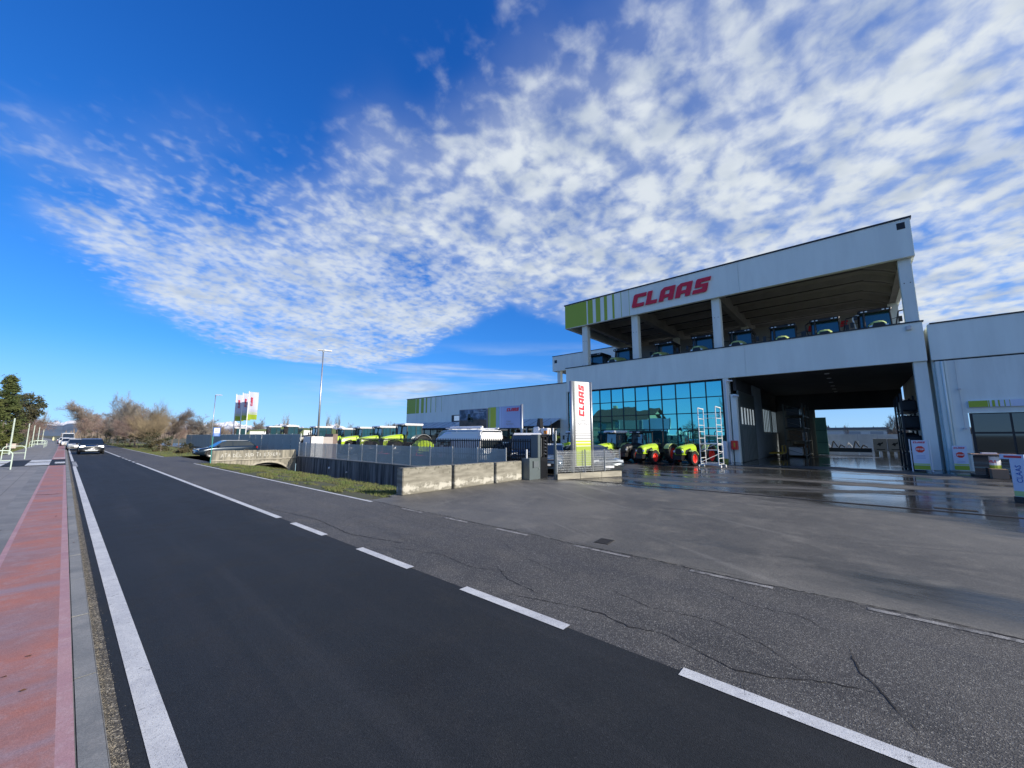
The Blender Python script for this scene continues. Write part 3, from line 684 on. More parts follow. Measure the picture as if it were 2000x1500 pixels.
def awning(y0, y1):
    n = max(1, int((y1 - y0) / 1.25)); a_ = wing
    for i in range(n):
        a = y0 + (y1 - y0) * i / n; b = y0 + (y1 - y0) * (i + 1) / n
        MB().quadlist([(FX, a + .03, 3.62), (FX, b - .03, 3.62), (FX - 2.0, b - .03, 2.86), (FX - 2.0, a + .03, 2.86), (FX, a + .03, 3.58), (FX, b - .03, 3.58), (FX - 2.0, b - .03, 2.82), (FX - 2.0, a + .03, 2.82)],
                      [(0, 1, 2, 3), (7, 6, 5, 4), (0, 3, 7, 4), (1, 5, 6, 2), (2, 6, 7, 3), (0, 4, 5, 1)]).build('awning_sheet', M_roofmetal, a_)
        MB().cyl((FX, b, 3.6), (FX - 2.02, b, 2.83), .03, n=5).build('awning_rafter', M_cap, a_)
    B('awning_gutter', (FX - 2.1, y0, 2.72), (FX - 1.98, y1, 2.84), M_cap, a_)
awning(20.95 + .6, 48.0)
for i in range(18):
    a = 21.7 + i * (46.6 - 21.7) / 18; b = a + (46.6 - 21.7) / 18
    B('window_pane', (FX + .15, a + .05, .12), (FX + .17, b - .05, 2.65), M_winglass, wing); B('window_bar', (FX + .1, b - .05, 0), (FX + .22, b + .05, 2.7), M_cap, wing)
B('window_head', (FX + .08, 21.7, 2.66), (FX + .25, 46.6, 3.4), mat('dark_head', (.08, .09, .10), .6), wing)
for yy in (24.3, 30.3, 36.3, 42.3): MB().cyl((FX - 1.95, yy, 0), (FX - 1.95, yy, 2.75), .06).build('awning_post', M_steel, wing)

# --- right building
rb = thing('right_hall_building', 'white wall with dark shop window and green striped sign band right of the passage', 'building')
for a, b in joints([-40, -28, -16, -3.50]): MB().box((FX - .02, a + .008, 6.1), (FX + .28, b - .008, 8.17)).build('wall_band', M_wall, rb, bevel=.02)
B('roof_cap', (FX - .06, -40, 8.17), (FX + .35, -3.62, 8.24), M_cap, rb)
B('band_shadow_gap', (FX + .06, -40, 6.02), (FX + .2, -3.6, 6.1), M_cap, rb)
B('wall', (FX + .04, -4.55, 0), (FX + .3, -3.62, 6.02), M_wall2, rb); B('wall', (FX + .04, -40, 3.12), (FX + .3, -4.55, 6.02), M_wall2, rb); B('wall', (FX + .04, -40, 0), (FX + .3, -16, 3.12), M_wall2, rb)
B('side_wall', (FX + .3, -3.72, 0), (50.3, -3.52, 8.1), M_wall2, rb); B('roof', (FX + .3, -40, 7.6), (50.3, -3.72, 7.8), M_beam, rb)
for yy, w2 in ((-3.72, .07), (-4.0, .035), ): B('pilaster_strip', (FX - .0, yy - w2, 0), (FX + .04, yy + w2, 6.02), M_wall, rb)
MB().cyl((FX - .06, -3.86, 0), (FX - .06, -3.86, 6.0), .05).build('downpipe', M_wall, rb, smooth=True)
MB().cyl((FX - .02, -4.34, 4.45), (FX - .02, -4.34, 5.98), .012).build('cable', M_lampw, rb)
for z in (4.42, 2.3): MB().cyl((FX + .02, -4.36, z), (FX - .22, -4.36, z - .03), .045, .06).build('flood_lamp', M_lampw, rb)
MB().cyl((FX - .02, -4.38, 2.3), (FX - .02, -4.36, 4.4), .012).build('cable', M_lampw, rb)
fr = B('window_frame', (FX + .02, -15.9, 0.02), (FX + .10, -4.60, 3.10), M_gateblk, rb)
yb = [-4.66, -5.98, -7.4, -8.8, -10.2, -11.6, -13.0, -14.4, -15.8]
for a, b in joints(yb):
    for c, d in ((.1, 2.0), (2.1, 3.04)): B('pane', (FX + .0, b + .04, c), (FX + .018, a - .04, d), M_winglass, fr)
sb_ = B('sign_band', (FX - .08, -14, 3.40), (FX + .03, -4.60, 3.74), mat('sign_band_white', (.60, .66, .78), .45), rb)
for a, b in ((-4.61, -5.28), (-5.30, -5.34), (-5.42, -5.52), (-5.62, -5.68), (-5.82, -5.86), (-6.0, -6.02)): B('green_stripe', (FX - .084, b, 3.405), (FX - .08, a, 3.735), M_green, sb_)
B('step', (FX - .35, -16, -.01), (FX + .02, -3.6, .05), M_conc, rb)
# ground pipe stub on the wall
MB().cyl((FX - .03, -4.42, .0), (FX - .03, -4.42, .95), .02).cyl((FX - .03, -4.30, .95), (FX - .03, -4.50, .95), .03).build('wall_pipe', M_wall2, rb)
#PART2
# ------------------------------------------------------------------ wheels, tractors, cars
def wheel(parent, x, y, r, w, rimm, side, lugs=True, rim_r=.58, name='wheel'):
    """tyre with lugs; rim is a child. side=-1/+1 is the outer face along y"""
    n = 20; mb = MB(); rings = []
    prof_ = [(r * rim_r, -w / 2), (r * .86, -w / 2), (r * .97, -w * .38), (r, -w * .2), (r, w * .2), (r * .97, w * .38), (r * .86, w / 2), (r * rim_r, w / 2)]
    vs = [(math.cos(2 * math.pi * i / n) * a, b, math.sin(2 * math.pi * i / n) * a) for i in range(n) for a, b in prof_]; k = len(prof_)
    fs = [(i * k + j, i * k + (j + 1) % k, ((i + 1) % n) * k + (j + 1) % k, ((i + 1) % n) * k + j) for i in range(n) for j in range(k)]
    mb.quadlist(vs, fs)
    if lugs:
        for i in range(18):
            a = 2 * math.pi * i / 18; 
            for sgn in (-1, 1):
                aa = a + (.17 if sgn > 0 else 0); c, s_ = math.cos(aa), math.sin(aa); c2, s2 = math.cos(aa + .16), math.sin(aa + .16)
                r0, r1 = r * .97, r * 1.035; q = []
                for (cc_, ss_, yy) in ((c, s_, sgn * w * .46), (c2, s2, sgn * w * .02)):
                    t = .035
                    for rr in (r0, r1):
                        q += [((cc_ * math.cos(-t) - ss_ * math.sin(-t)) * rr, yy, (ss_ * math.cos(-t) + cc_ * math.sin(-t)) * rr), ((cc_ * math.cos(t) - ss_ * math.sin(t)) * rr, yy, (ss_ * math.cos(t) + cc_ * math.sin(t)) * rr)]
                mb.quadlist(q, [(2, 3, 7, 6), (0, 2, 6, 4), (1, 5, 7, 3), (0, 1, 3, 2), (4, 6, 7, 5)])
    t = mb.build(name, M_rubber, parent); t.location = (x, y, r)
    rm = MB(); n2 = 16; o_ = side * w * .30
    rm.cyl((0, -w * .3, 0), (0, w * .3, 0), r * rim_r * 1.0, n=n2, cap=False)
    pr = [(r * rim_r, side * w * .42), (r * rim_r * .82, side * w * .36), (r * rim_r * .7, side * w * .12), (r * .25, side * w * .20), (0.001, side * w * .24)]
    vs = [(math.cos(2 * math.pi * i / n2) * a, b, math.sin(2 * math.pi * i / n2) * a) for i in range(n2) for a, b in pr]; k = len(pr)
    rm.quadlist(vs, [(i * k + j, i * k + j + 1, ((i + 1) % n2) * k + j + 1, ((i + 1) % n2) * k + j) for i in range(n2) for j in range(k - 1)])
    for i in range(6):
        a = i * math.pi / 3; rm.cyl((math.cos(a) * r * .17, side * w * .2, math.sin(a) * r * .17), (math.cos(a) * r * .17, side * w * .29, math.sin(a) * r * .17), r * .03, n=5)
    rm.build('rim', rimm, t)
    return t

def arc_fender(parent, x, y, r, w, m, a0=15, a1=165, name='fender'):
    n = 10; pts = [(x + math.cos(R_(a0 + (a1 - a0) * i / n)) * r, r_z(r) + math.sin(R_(a0 + (a1 - a0) * i / n)) * r) for i in range(n + 1)]
    return pts
def fender(parent, x, z, y, r, w, m, a0=10, a1=150, t=.04, name='fender'):
    n = 12; mb = MB(); ring = []
    A = [R_(a0 + (a1 - a0) * i / n) for i in range(n + 1)]
    vs = []
    for a in A:
        for rr, yy in ((r, y - w / 2), (r, y + w / 2), (r + t, y + w / 2), (r + t, y - w / 2)): vs.append((x + math.cos(a) * rr, yy, z + math.sin(a) * rr))
    fs = [(i * 4 + j, i * 4 + (j + 1) % 4, (i + 1) * 4 + (j + 1) % 4, (i + 1) * 4 + j) for i in range(n) for j in range(4)] + [(0, 1, 2, 3), (4 * n + 3, 4 * n + 2, 4 * n + 1, 4 * n)]
    return mb.quadlist(vs, fs).build(name, m, parent)

def hood(parent, x0, x1, w, zb0, zt0, zb1, zt1, m):
    """sloping bonnet from nose x0 to cab x1 with rounded shoulders and a drooping pointed flank"""
    rings = []
    for t, wf, tb in ((0, .86, .0), (.05, .93, .0), (.18, .98, .05), (.45, 1.0, .12), (.8, 1.02, .10), (1, 1.04, .05)):
        x = x0 + (x1 - x0) * t; zb = zb0 + (zb1 - zb0) * t; zt = zt0 + (zt1 - zt0) * (1 - (1 - t) ** 1.8) - (.05 if t == 0 else 0); h = w / 2 * wf
        c = min(.12, h * .35)
        rings.append([(x, -h, zb), (x, -h * 1.02, zb + (zt - zb) * .55), (x, -h + c * .4, zt - c), (x, -h + c * 1.6, zt), (x, 0, zt + .03), (x, h - c * 1.6, zt), (x, h - c * .4, zt - c), (x, h * 1.02, zb + (zt - zb) * .55), (x, h, zb)])
    h_ = MB().loft(rings).build('hood', m, parent, smooth=False)
    L = x1 - x0
    # black nose grille and dark side grille shapes
    gy = w * .86 / 2
    g_ = MB().prism([(-gy * .70, zb0 + .02), (gy * .70, zb0 + .02), (gy * .84, zt0 - .30), (gy * .60, zt0 - .09), (-gy * .60, zt0 - .09), (-gy * .84, zt0 - .30)], (x0 - .012, 0, 0), (0, -1, 0), (0, 0, 1), .015)
    g_.build('grille', M_blackp, h_)
    for s in (-1, 1):
        yy = s * (w / 2 * 1.03 + .004)
        sh = [(x0 + L * .14, zb0 + .10), (x0 + L * .30, zb0 + .02), (x0 + L * .62, zb0 + (zt0 - zb0) * .5), (x0 + L * .52, zb0 + (zt0 - zb0) * .85), (x0 + L * .2, zb0 + (zt0 - zb0) * .62)]
        MB().prism(sh, (0, yy, 0), (1, 0, 0), (0, 0, 1), .012 * -s).build('side_grille', M_blackp, h_)
        MB().box((x0 - .02, s * gy * .95 - .09, zt0 - .34), (x0 + .03, s * gy * .95 + .09, zt0 - .22)).build('headlight', mat('lamp_glass', (.7, .74, .76), .08, spec=1), h_)
    return h_

def cab(parent, x0, x1, z0, z1, w0, w1, roofm, dark=M_blackp, lights=True):
    """glazed tractor cab: sill, four corner posts, panes, overhanging roof with work lamps"""
    c_ = MB().rbox((x0 + .02, -w0 / 2, z0 - .08), (x1, w0 / 2, z0 + .06), .03).build('cab_sill', dark, parent)
    lx = .10
    P0 = [(x0, -w0 / 2), (x1, -w0 / 2), (x1, w0 / 2), (x0, w0 / 2)]; P1 = [(x0 + lx, -w1 / 2), (x1 - lx * .4, -w1 / 2), (x1 - lx * .4, w1 / 2), (x0 + lx, w1 / 2)]
    for a, b in zip(P0, P1): MB().cyl((a[0], a[1], z0), (b[0], b[1], z1), .045, n=6).build('cab_post', dark, parent)
    for s in (-1, 1): MB().cyl((x0 + (x1 - x0) * .62, s * w0 / 2, z0), (x0 + (x1 - x0) * .62, s * w1 / 2, z1), .03, n=6).build('cab_post', dark, parent)
    def pane(a, b, c, d): 
        MB().quadlist([a, b, c, d], [(0, 1, 2, 3)]).build('cab_pane', M_cabglass, parent)
    for i in range(4):
        j = (i + 1) % 4
        pane((*P0[i], z0 + .05), (*P0[j], z0 + .05), (*P1[j], z1), (*P1[i], z1))
    r = MB().rbox((x0 - .22, -w1 / 2 - .10, z1), (x1 + .12, w1 / 2 + .10, z1 + .20), .06).build('cab_roof', roofm, parent)
    MB().rbox((x0 - .26, -w1 / 2 - .05, z1 - .03), (x0 - .05, w1 / 2 + .05, z1 + .08), .02).build('roof_visor', dark, r)
    if lights:
        for s in (-.42, -.28, .28, .42): B('work_lamp', (x0 - .29, s * w1 - .06, z1 + .03), (x0 - .25, s * w1 + .06, z1 + .10), mat('lamp_glass', (.7, .74, .76), .08), r)
    MB().rbox((x0 + .55, -.24, z0 + .05), (x0 + .95, .24, z0 + .75), .05).build('seat', dark, parent)
    for s in (-1, 1): mi = MB(); mi.tube([(x0 + .05, s * w0 / 2, z0 + .9), (x0 - .15, s * (w0 / 2 + .35), z0 + .95)], .02, 5); mi.box((x0 - .18, s * (w0 / 2 + .28), z0 + .62), (x0 - .13, s * (w0 / 2 + .47), z0 + .98)); mi.build('mirror', dark, parent)
    return r

def tractor(label, loc, rz=0, roofm=None, hoodm=None, rim=None, fendm=None, group=None, big=True, ropsonly=False, cabh=None):
    hoodm = hoodm or M_lime; rim = rim or M_greyrim; fendm = fendm or M_limed
    t = thing('tractor', label, 'tractor', loc, rz, group)
    if big:
        rr, wr, rf, wf, xr, xf, tr, yf = .95, .60, .70, .50, 1.25, -1.45, .92, .90
        hood(t, -2.35, -.35, .86, 1.0, 1.74, 1.12, 2.02, hoodm)
        cab(t, -.35, 1.35, 1.30, 2.80, 1.60, 1.50, roofm or M_blackp)
        ch = MB().box((-2.1, -.30, .62), (1.5, .30, 1.05)).box((-2.42, -.35, .5), (-2.1, .35, .95)).box((.9, -.6, .75), (1.6, .6, 1.3))
        ex = (-.55, .55, 1.3, 2.75, .06)
    else:
        rr, wr, rf, wf, xr, xf, tr, yf = .62, .38, .43, .30, .95, -1.0, .60, .55
        hood(t, -1.75, -.15, .64, .66, 1.16, .72, 1.34, hoodm)
        ch = MB().box((-1.5, -.2, .42), (1.2, .2, .72)).box((.55, -.38, .45), (1.2, .38, .85)).box((-1.86, -.26, .34), (-1.5, .26, .62))
        if ropsonly:
            s_ = MB().rbox((.55, -.22, .85), (.95, .22, .95), .03).rbox((.88, -.22, .9), (1.0, .22, 1.35), .03).build('seat', M_blackp, t)
            w_ = .44; pts = [(.25, -w_, .8), (.25, -w_, 2.15), (.25, -w_ + .1, 2.26), (.25, w_ - .1, 2.26), (.25, w_, 2.15), (.25, w_, .8)]
            MB().tube(pts, .035, 6).build('roll_bar', M_blackp, t)
            MB().tube([(-.1, 0, 1.3), (.25, 0, 1.5)], .02).build('steering_column', M_blackp, t)
            sw = MB(); 
            for i in range(12):
                a, b = i * math.pi / 6, (i + 1) * math.pi / 6
                sw.cyl((.25 + .05 * math.cos(a), math.sin(a) * .19, 1.5 + .18 * math.cos(a)), (.25 + .05 * math.cos(b), math.sin(b) * .19, 1.5 + .18 * math.cos(b)), .014, n=4)
            sw.build('steering_wheel', M_blackp, t)
        else: cab(t, -.12, 1.1, .95, 2.1 if cabh is None else cabh, 1.05, 1.0, roofm or M_blackp)
        ex = (-.4, .26, 1.2, 1.75, .035)
    ch.build('chassis', M_blackp, t)
    MB().cyl((ex[0], ex[1], ex[2]), (ex[0], ex[1], ex[3]), ex[4]).build('exhaust', M_blackp, t)
    for s in (-1, 1):
        wheel(t, xr, s * tr, rr, wr, rim, s, rim_r=.58 if big else .68); wheel(t, xf, s * yf, rf, wf, rim, s, rim_r=.58 if big else .68)
        fender(t, xr, rr, s * tr, rr + .09, wr * 1.02, fendm, 20, 150); fender(t, xf, rf, s * yf, rf + .07, wf * .9, M_blackp if big else fendm, 25, 120, .03)
    return t

def car(name, label, cat, loc, rz, paint, L=4.4, Wd=1.78, H=1.48, kind='hatch', group=None, lit=False, roof=None, plate=True):
    """front looks to local -x"""
    t = thing(name, label, cat, loc, rz, group); h = L / 2; w = Wd / 2
    st = {'hatch': [(-1, .30, .62, .80), (-.96, .24, .70, .93), (-.80, .20, .80, .99), (-.46, .19, .93, 1), (-.1, .19, .97, 1), (.4, .19, .99, 1), (.8, .2, 1.0, .98), (.97, .28, .98, .92), (1, .36, .80, .84)],
          'van': [(-1, .32, .75, .86), (-.95, .24, .95, .95), (-.78, .2, 1.12, 1), (-.6, .2, 1.2, 1), (0, .2, 1.25, 1), (.6, .2, 1.25, 1), (.97, .22, 1.25, .98), (1, .35, 1.2, .95)]}[kind]
    rings = []
    for x, zb, zt, ww in st:
        y = w * ww; zt_ = zt * (H / 1.48 if kind == 'hatch' else 1)
        rings.append([(x * h, -y * .92, zb), (x * h, -y, zb + .18), (x * h, -y, zt_ - .14), (x * h, -y * .93, zt_), (x * h, y * .93, zt_), (x * h, y, zt_ - .14), (x * h, y, zb + .18), (x * h, y * .92, zb)])
    body = MB().loft(rings).build('body', paint, t, smooth=True)
    zb_ = (.93 if kind == 'hatch' else 1.16) * (H / 1.48 if kind == 'hatch' else 1)
    gh = {'hatch': [(-.50, 0, .90), (-.22, .86, .80), (-.05, .99, .77), (.35, 1.0, .76), (.72, .86, .74), (.93, .12, .84)],
          'van': [(-.74, 0, .94), (-.52, .88, .90), (-.42, .98, .88), (.1, 1, .88), (.6, 1, .88), (.98, .97, .88), (1.0, .1, .92)]}[kind]
    rg = []
    for x, f, ww in gh:
        z = zb_ + (H - .03 - zb_) * f; rg.append([(x * h, -w * .95, zb_ - .02), (x * h, -w * ww, z), (x * h, w * ww, z), (x * h, w * .95, zb_ - .02)])
    MB().loft(rg).build('windows', M_carglass, t)
    rr = []
    for x, f, ww in gh[1:-1]:
        z = zb_ + (H - .03 - zb_) * f + .012; rr.append([(x * h, -w * ww - .012, z - .04), (x * h, -w * ww + .04, z + .02), (x * h, w * ww - .04, z + .02), (x * h, w * ww + .012, z - .04)])
    MB().loft(rr).build('roof', roof or paint, t, smooth=False)
    pl = MB()
    for s in (-1, 1):
        for k in range(len(gh) - 1):
            (xa, fa, wa), (xb, fb, wb) = gh[k], gh[k + 1]
            if k in (0, len(gh) - 2): pl.cyl((xa * h, s * w * (.95 if fa == 0 else wa), zb_ + (H - .03 - zb_) * fa), (xb * h, s * w * wb, zb_ + (H - .03 - zb_) * fb), .03, n=5)
        xm = .12 * h; pl.cyl((xm, s * w * .955, zb_), (xm, s * w * .78 if kind == 'hatch' else s * w * .9, H - .05), .028, n=5)
    pl.build('pillar', paint, t)
    if kind == 'van':
        for s in (-1, 1): B('side_panel', (-.05 * h, s * w * .985, 1.15), (.97 * h, s * w * .90, H - .12), paint, t)
    wr_ = .33; tt = .24
    for xx in (-.62, .60):
        for s in (-1, 1):
            o = wheel(t, xx * h, s * (w - .12), wr_, .22, M_greyrim, s, lugs=False, rim_r=.68)
            # dark wheel arch
            n = 10; A = [math.pi * i / n for i in range(n + 1)]
            MB().prism([(xx * h + math.cos(a) * .39, .30 + math.sin(a) * .40) for a in A], (0, s * (w + .004), 0), (1, 0, 0), (0, 0, 1), .02 * s).build('wheel_arch', M_blackp, t)
            o.location.y = s * (w - .08)
    lm = mat('car_headlight_on', (.9, .95, 1), .1, emis=(1, .98, .92), estr=9.0) if lit else mat('car_headlight', (.62, .66, .68), .08, spec=1)
    zl = .66 * (H / 1.48) if kind == 'hatch' else .80
    for s in (-1, 1):
        MB().prism([(0, 0), (.34, .03), (.36, .14), (.02, .12)], (-h * .975, s * (w * .90), zl), (0.12, -s * .99, 0), (0, 0, 1), .03 * -s).build('headlight', lm, t)
        MB().rbox((h * .95, s * w * .86 - .12, zl + .08), (h * 1.0, s * w * .86 + .10, zl + .26), .02).build('tail_light', mat('tail_red', (.35, .01, .01), .2), t)
        MB().rbox((-.40 * h, s * (w + .02), zb_ + .0), (-.33 * h, s * (w + .20), zb_ + .14), .02).build('mirror', paint, t)
    B('grille', (-h - .005, -.42 * Wd * .8, .36), (-h + .06, .42 * Wd * .8, .52), M_blackp, t)
    MB().box((-h - .012, -.33 * Wd, zl + .03), (-h + .05, .33 * Wd, zl + .08)).build('chrome_bar', M_steel, t)
    if plate: B('number_plate', (-h - .02, -.26, .40), (-h - .006, .26, .50), M_white, t)
    return t

P_dark = mat('car_paint_dark', (.012, .014, .018), .18, .3, coat=1)
P_navy = mat('car_paint_navy', (.015, .03, .05), .2, .3, coat=1)
P_silver = mat('car_paint_silver', (.42, .44, .46), .3, .6, coat=.6)
P_white = mat('car_paint_white', (.72, .73, .74), .25, coat=.8)

# road traffic
suv = car('car', 'dark oncoming car with its headlights on, first in the line of traffic', 'car', (1.98, 61.6, 0.006), R_(90), P_dark, L=4.4, Wd=1.86, H=1.60, lit=True)
suv_h = MB().prism([(-.42, .28), (.42, .28), (.5, .40), (-.5, .40)], (0, 0, 0), (0, -1, 0), (0, 0, 1), .01).build('bumper_insert', M_steel, suv); suv_h.location = (-2.225, 0, .05)
car('car', 'silver car driving right behind the dark oncoming car', 'car', (1.20, 78.5, .006), R_(91), P_silver, L=4.3, Wd=1.8, H=1.5, lit=False)
car('car', 'white car third in the line of oncoming traffic', 'car', (.55, 108, .006), R_(92), P_white, L=4.3, Wd=1.8, H=1.5)
car('car', 'small white car in front of the white van far down the road', 'car', (.05, 132, .006), R_(92), P_white, L=4.2, Wd=1.75, H=1.5)
car('van', 'white van at the back of the line of oncoming traffic', 'van', (.55, 150, .006), R_(93), P_white, L=5.4, Wd=2.1, H=2.6, kind='van')
# parked wagon on the access over the canal
wg = car('parked_car', 'dark navy estate car parked behind the graffiti covered parapet', 'car', (9.95, 43.9, 0.0), R_(4), P_navy, L=4.6, Wd=1.82, H=1.46)
rl = MB()
for s in (-1, 1): rl.tube([(-.2, s * .66, 1.47), (1.5, s * .64, 1.45)], .02, 5)
rl.build('roof_rail', M_steel, wg)
# vans and cars in the yard
vn = car('van', 'white high roof van with a rack, parked behind the black sliding gate', 'van', (17.3, 19.4, 0), R_(-90), P_white, L=5.2, Wd=1.95, H=2.26, kind='van')
MB().loft([[(x, -w_, 1.62), (x, -w_ * .97, 1.70 + hh * .55), (x, -w_ * .80, 1.70 + hh), (x, w_ * .80, 1.70 + hh), (x, w_ * .97, 1.70 + hh * .55), (x, w_, 1.62)] for x, w_, hh in ((-1.75, .90, .04), (-1.1, .985, .40), (-.7, .99, .56), (2.3, .99, .57), (2.58, .97, .40))]).build('high_roof', P_white, vn)
rk = MB()
for x in (-.6, .3, 1.2, 2.1): rk.cyl((x, -.8, 2.32), (x, .8, 2.32), .025)
for s in (-1, 1): rk.cyl((-.9, s * .78, 2.36), (2.4, s * .78, 2.36), .04)
rk.build('roof_rack', M_whiterim, vn); MB().cyl((-.7, -.55, 2.42), (2.3, -.55, 2.42), .07).build('awning_roll', M_whiterim, vn)
car('van', 'dark minibus with a white roof behind the gate post', 'van', (19.2, 15.5, 0), R_(36), P_dark, L=4.7, Wd=1.9, H=2.08, kind='van', roof=P_white)
car('car', 'green grey car parked behind the white van and the gate bars', 'car', (18.8, 17.0, 0), R_(-20), mat('car_paint_green', (.05, .08, .07), .25, .3, coat=.8), H=1.5)
car('car', 'dark grey car parked low behind the wire fence right of the sign pylon', 'car', (18.3, 10.7, 0), R_(55), mat('car_paint_slate', (.06, .075, .09), .25, .4, coat=.8), H=1.42)
car('car', 'blue grey car parked behind the low fence left of the sign pylon', 'car', (18.0, 13.0, 0), R_(30), mat('car_paint_blue', (.07, .12, .19), .22, .4, coat=.8), H=1.47)

# tractors: roof deck row
DK = 7.22
deck = [(19.9, 'black', 'compact dark tractor on the roof deck, leftmost one behind the corner column'), (17.2, 'dark', 'tractor on the roof deck just left of the second column'),
        (13.05 - .9, 'dark', 'first tractor to the right of the second deck column'), (9.4, 'dark', 'tractor on the roof deck just left of the middle column'),
        (5.75, 'dark', 'tractor on the roof deck just right of the middle column'), (2.65, 'dark', 'tractor under the diagonal beam in the middle of the wide deck bay'),
        (.45 + .2, 'dark', 'tractor next to the red lettering on the deck rear wall'), (-1.75, 'light', 'rightmost tractor on the roof deck with pale mirror arms by the end column')]
ty = [19.2, 16.4, 12.35, 9.15, 6.35, 3.55, 1.05, -1.55]
proto = tractor(deck[2][2], (35.15, ty[2], DK), 0, M_blackp, M_limed, M_greyrim, M_limed, 'tractors on the roof deck')
for i, (yy, k, lb) in enumerate(deck):
    if i == 2: continue
    if i == 0:
        tractor(lb, (35.0, ty[0], DK - .1), 0, M_blackp, M_blackp, M_greyrim, M_blackp, 'tractors on the roof deck')
    else: dup(proto, (35.15 + rnd.uniform(-.15, .15), ty[i], DK + rnd.uniform(-.08, .08)), R_(rnd.uniform(-4, 4)), lb)
# exhaust stacks / mirror arms on two of them
for o_y, wx in ((1.05, 34.9), (-1.55, 34.9)):
    a = thing('mirror_arm', 'pale bent arm with lamps beside a deck tractor cab' + (' by the end column' if o_y < 0 else ' in the wide bay'), 'mirror arm', (wx, o_y, DK + 2.3))
    MB().tube([(0, .95, -.6), (0, 1.1, .35), (0, .9, .5), (0, .75, .5)], .05, 6).build('left_arm', M_whiterim if o_y < 0 else M_blackp, a)
    MB().tube([(0, -.95, -.6), (0, -1.15, .4), (0, -1.6, .45)], .04, 6).box((-.05, -1.75, .2), (.03, -1.55, .5)).build('right_arm', M_blackp, a)
# front row by the glass
tractor('white roofed tractor partly hidden behind the left post of the pylon sign', (28.9, 18.4, 0), R_(-15), M_whiterim, M_lime, M_redrim, M_limed, big=False, group='tractors in front of the teal glass')
tractor('white roofed tractor with green hood just right of the pylon sign', (28.8, 14.7, 0), R_(-15), M_whiterim, M_lime, M_redrim, M_limed, big=False, group='tractors in front of the teal glass')
tractor('dark cab tractor with red wheels standing close to the teal glass', (29.6, 12.9, 0), R_(-15), M_blackp, M_blackp, M_redrim, M_blackp, big=False, group='tractors in front of the teal glass')
tractor('small orchard tractor with a roll bar, left one of the two without cabs', (28.1, 10.95, 0), R_(-15), None, M_lime, M_redrim, M_limed, big=False, ropsonly=True, group='tractors in front of the teal glass')
tractor('small orchard tractor with a roll bar, right one next to the white ladder tower', (28.2, 8.45, 0), R_(-13), None, M_lime, M_redrim, M_limed, big=False, ropsonly=True, group='tractors in front of the teal glass')
# yard row behind the gate
lab = ['large white roofed tractor nearest the low wing in the yard row', 'large white roofed tractor second from the low wing in the yard row', 'large white roofed tractor third from the low wing in the yard row', 'large white roofed tractor just right of the tall lamp post']
p2 = tractor(lab[0], (20.6, 31.2, 0), 0, M_whiterim, M_lime, M_greyrim, M_steel, 'tractors parked in the yard row')
for i, yy in enumerate((35.4, 39.6, 44.0)): dup(p2, (20.6 + .15 * i, yy, 0), R_(rnd.uniform(-3, 3)), lab[i + 1], scale=(.95, .94, .92)[i])
tractor('smaller tractor with a pale roof just left of the tall lamp post', (19.5, 47.5, 0), 0, M_whiterim, M_blackp, M_greyrim, M_steel, 'tractors parked in the yard row')
# lime mower unit at the end of the row
mw = thing('mower', 'lime green front mower folded up beside the yard tractors', 'mower', (20.5, 28.0, 0))
MB().loft([[(-1.2, y, .5), (-1.1, y, .95 + t), (-.5, y, 1.35 + t), (.4, y, 1.1 + t), (.9, y, .7 + t), (.8, y, .5)] for y, t in ((-.7, 0), (-.45, .25), (.1, .3), (.7, -.1))]).build('hood', M_lime, mw)
MB().box((-1.1, -.8, .2), (.9, .8, .5)).build('deck', M_blackp, mw); MB().tube([(.8, 0, .6), (1.6, 0, 1.0)], .06).build('drawbar', M_blackp, mw)
for y0, nm in ((25.4, 'red soil implement lying behind the wire fence, left one'), (21.0, 'red soil implement lying behind the wire fence, right one')):
    im = thing('implement', nm, 'implement', (15.6, y0 + 1.2, 0), .2, 'red implements behind the fence')
    MB().rbox((-.3, -.6, .35), (.3, .6, .62), .04).build('frame', M_redrim, im)
    MB().cyl((0, -.5, .25), (0, .5, .25), .2).build('roller', M_rubber, im); MB().tube([(0, 0, .6), (.1, 0, 1.0)], .05).build('mast', M_redrim, im)
# combine harvesters far back
def combine(label, loc, tank=True):
    t = thing('combine_harvester', label, 'combine', loc, 0, 'combine harvesters at the back of the yard')
    MB().loft([[(x, -1.5, .9), (x, -1.5, zt), (x, 1.5, zt), (x, 1.5, .9)] for x, zt in ((-1.4, 2.3), (-.8, 3.0), (2.5, 3.3), (4.2, 3.0), (5.0, 1.8))]).build('body', mat('combine_green', (.05, .08, .02), .5), t)
    MB().loft([[(x, -1.52, 1.3), (x, -1.52, 2.75), (x, 1.52, 2.75), (x, 1.52, 1.3)] for x in (-.8, 3.6)]).build('side_panel', M_whiterim, t)
    cab(t, -3.0, -1.4, 1.7, 3.3, 1.9, 1.8, M_whiterim)
    B('ladder', (-1.5, 1.5, .6), (-1.3, 1.9, 2.0), M_steel, t)
    for s in (-1, 1): wheel(t, -1.6, s * 1.4, .95, .7, M_whiterim, s); wheel(t, 3.4, s * 1.3, .65, .45, M_whiterim, s)
    return t
c1 = combine('green and white combine harvester behind the fence right of the flags', (25, 92, 0))
c3 = dup(c1, (26, 68, 0), None, 'white cabbed combine harvester left of the tall lamp post')
dup(c1, (25.4, 74, 0), None, 'second combine harvester further left of the tall lamp post')
gt = thing('green_grain_tank', 'dark green square machine body between the combines', 'machine', (26, 80, 0))
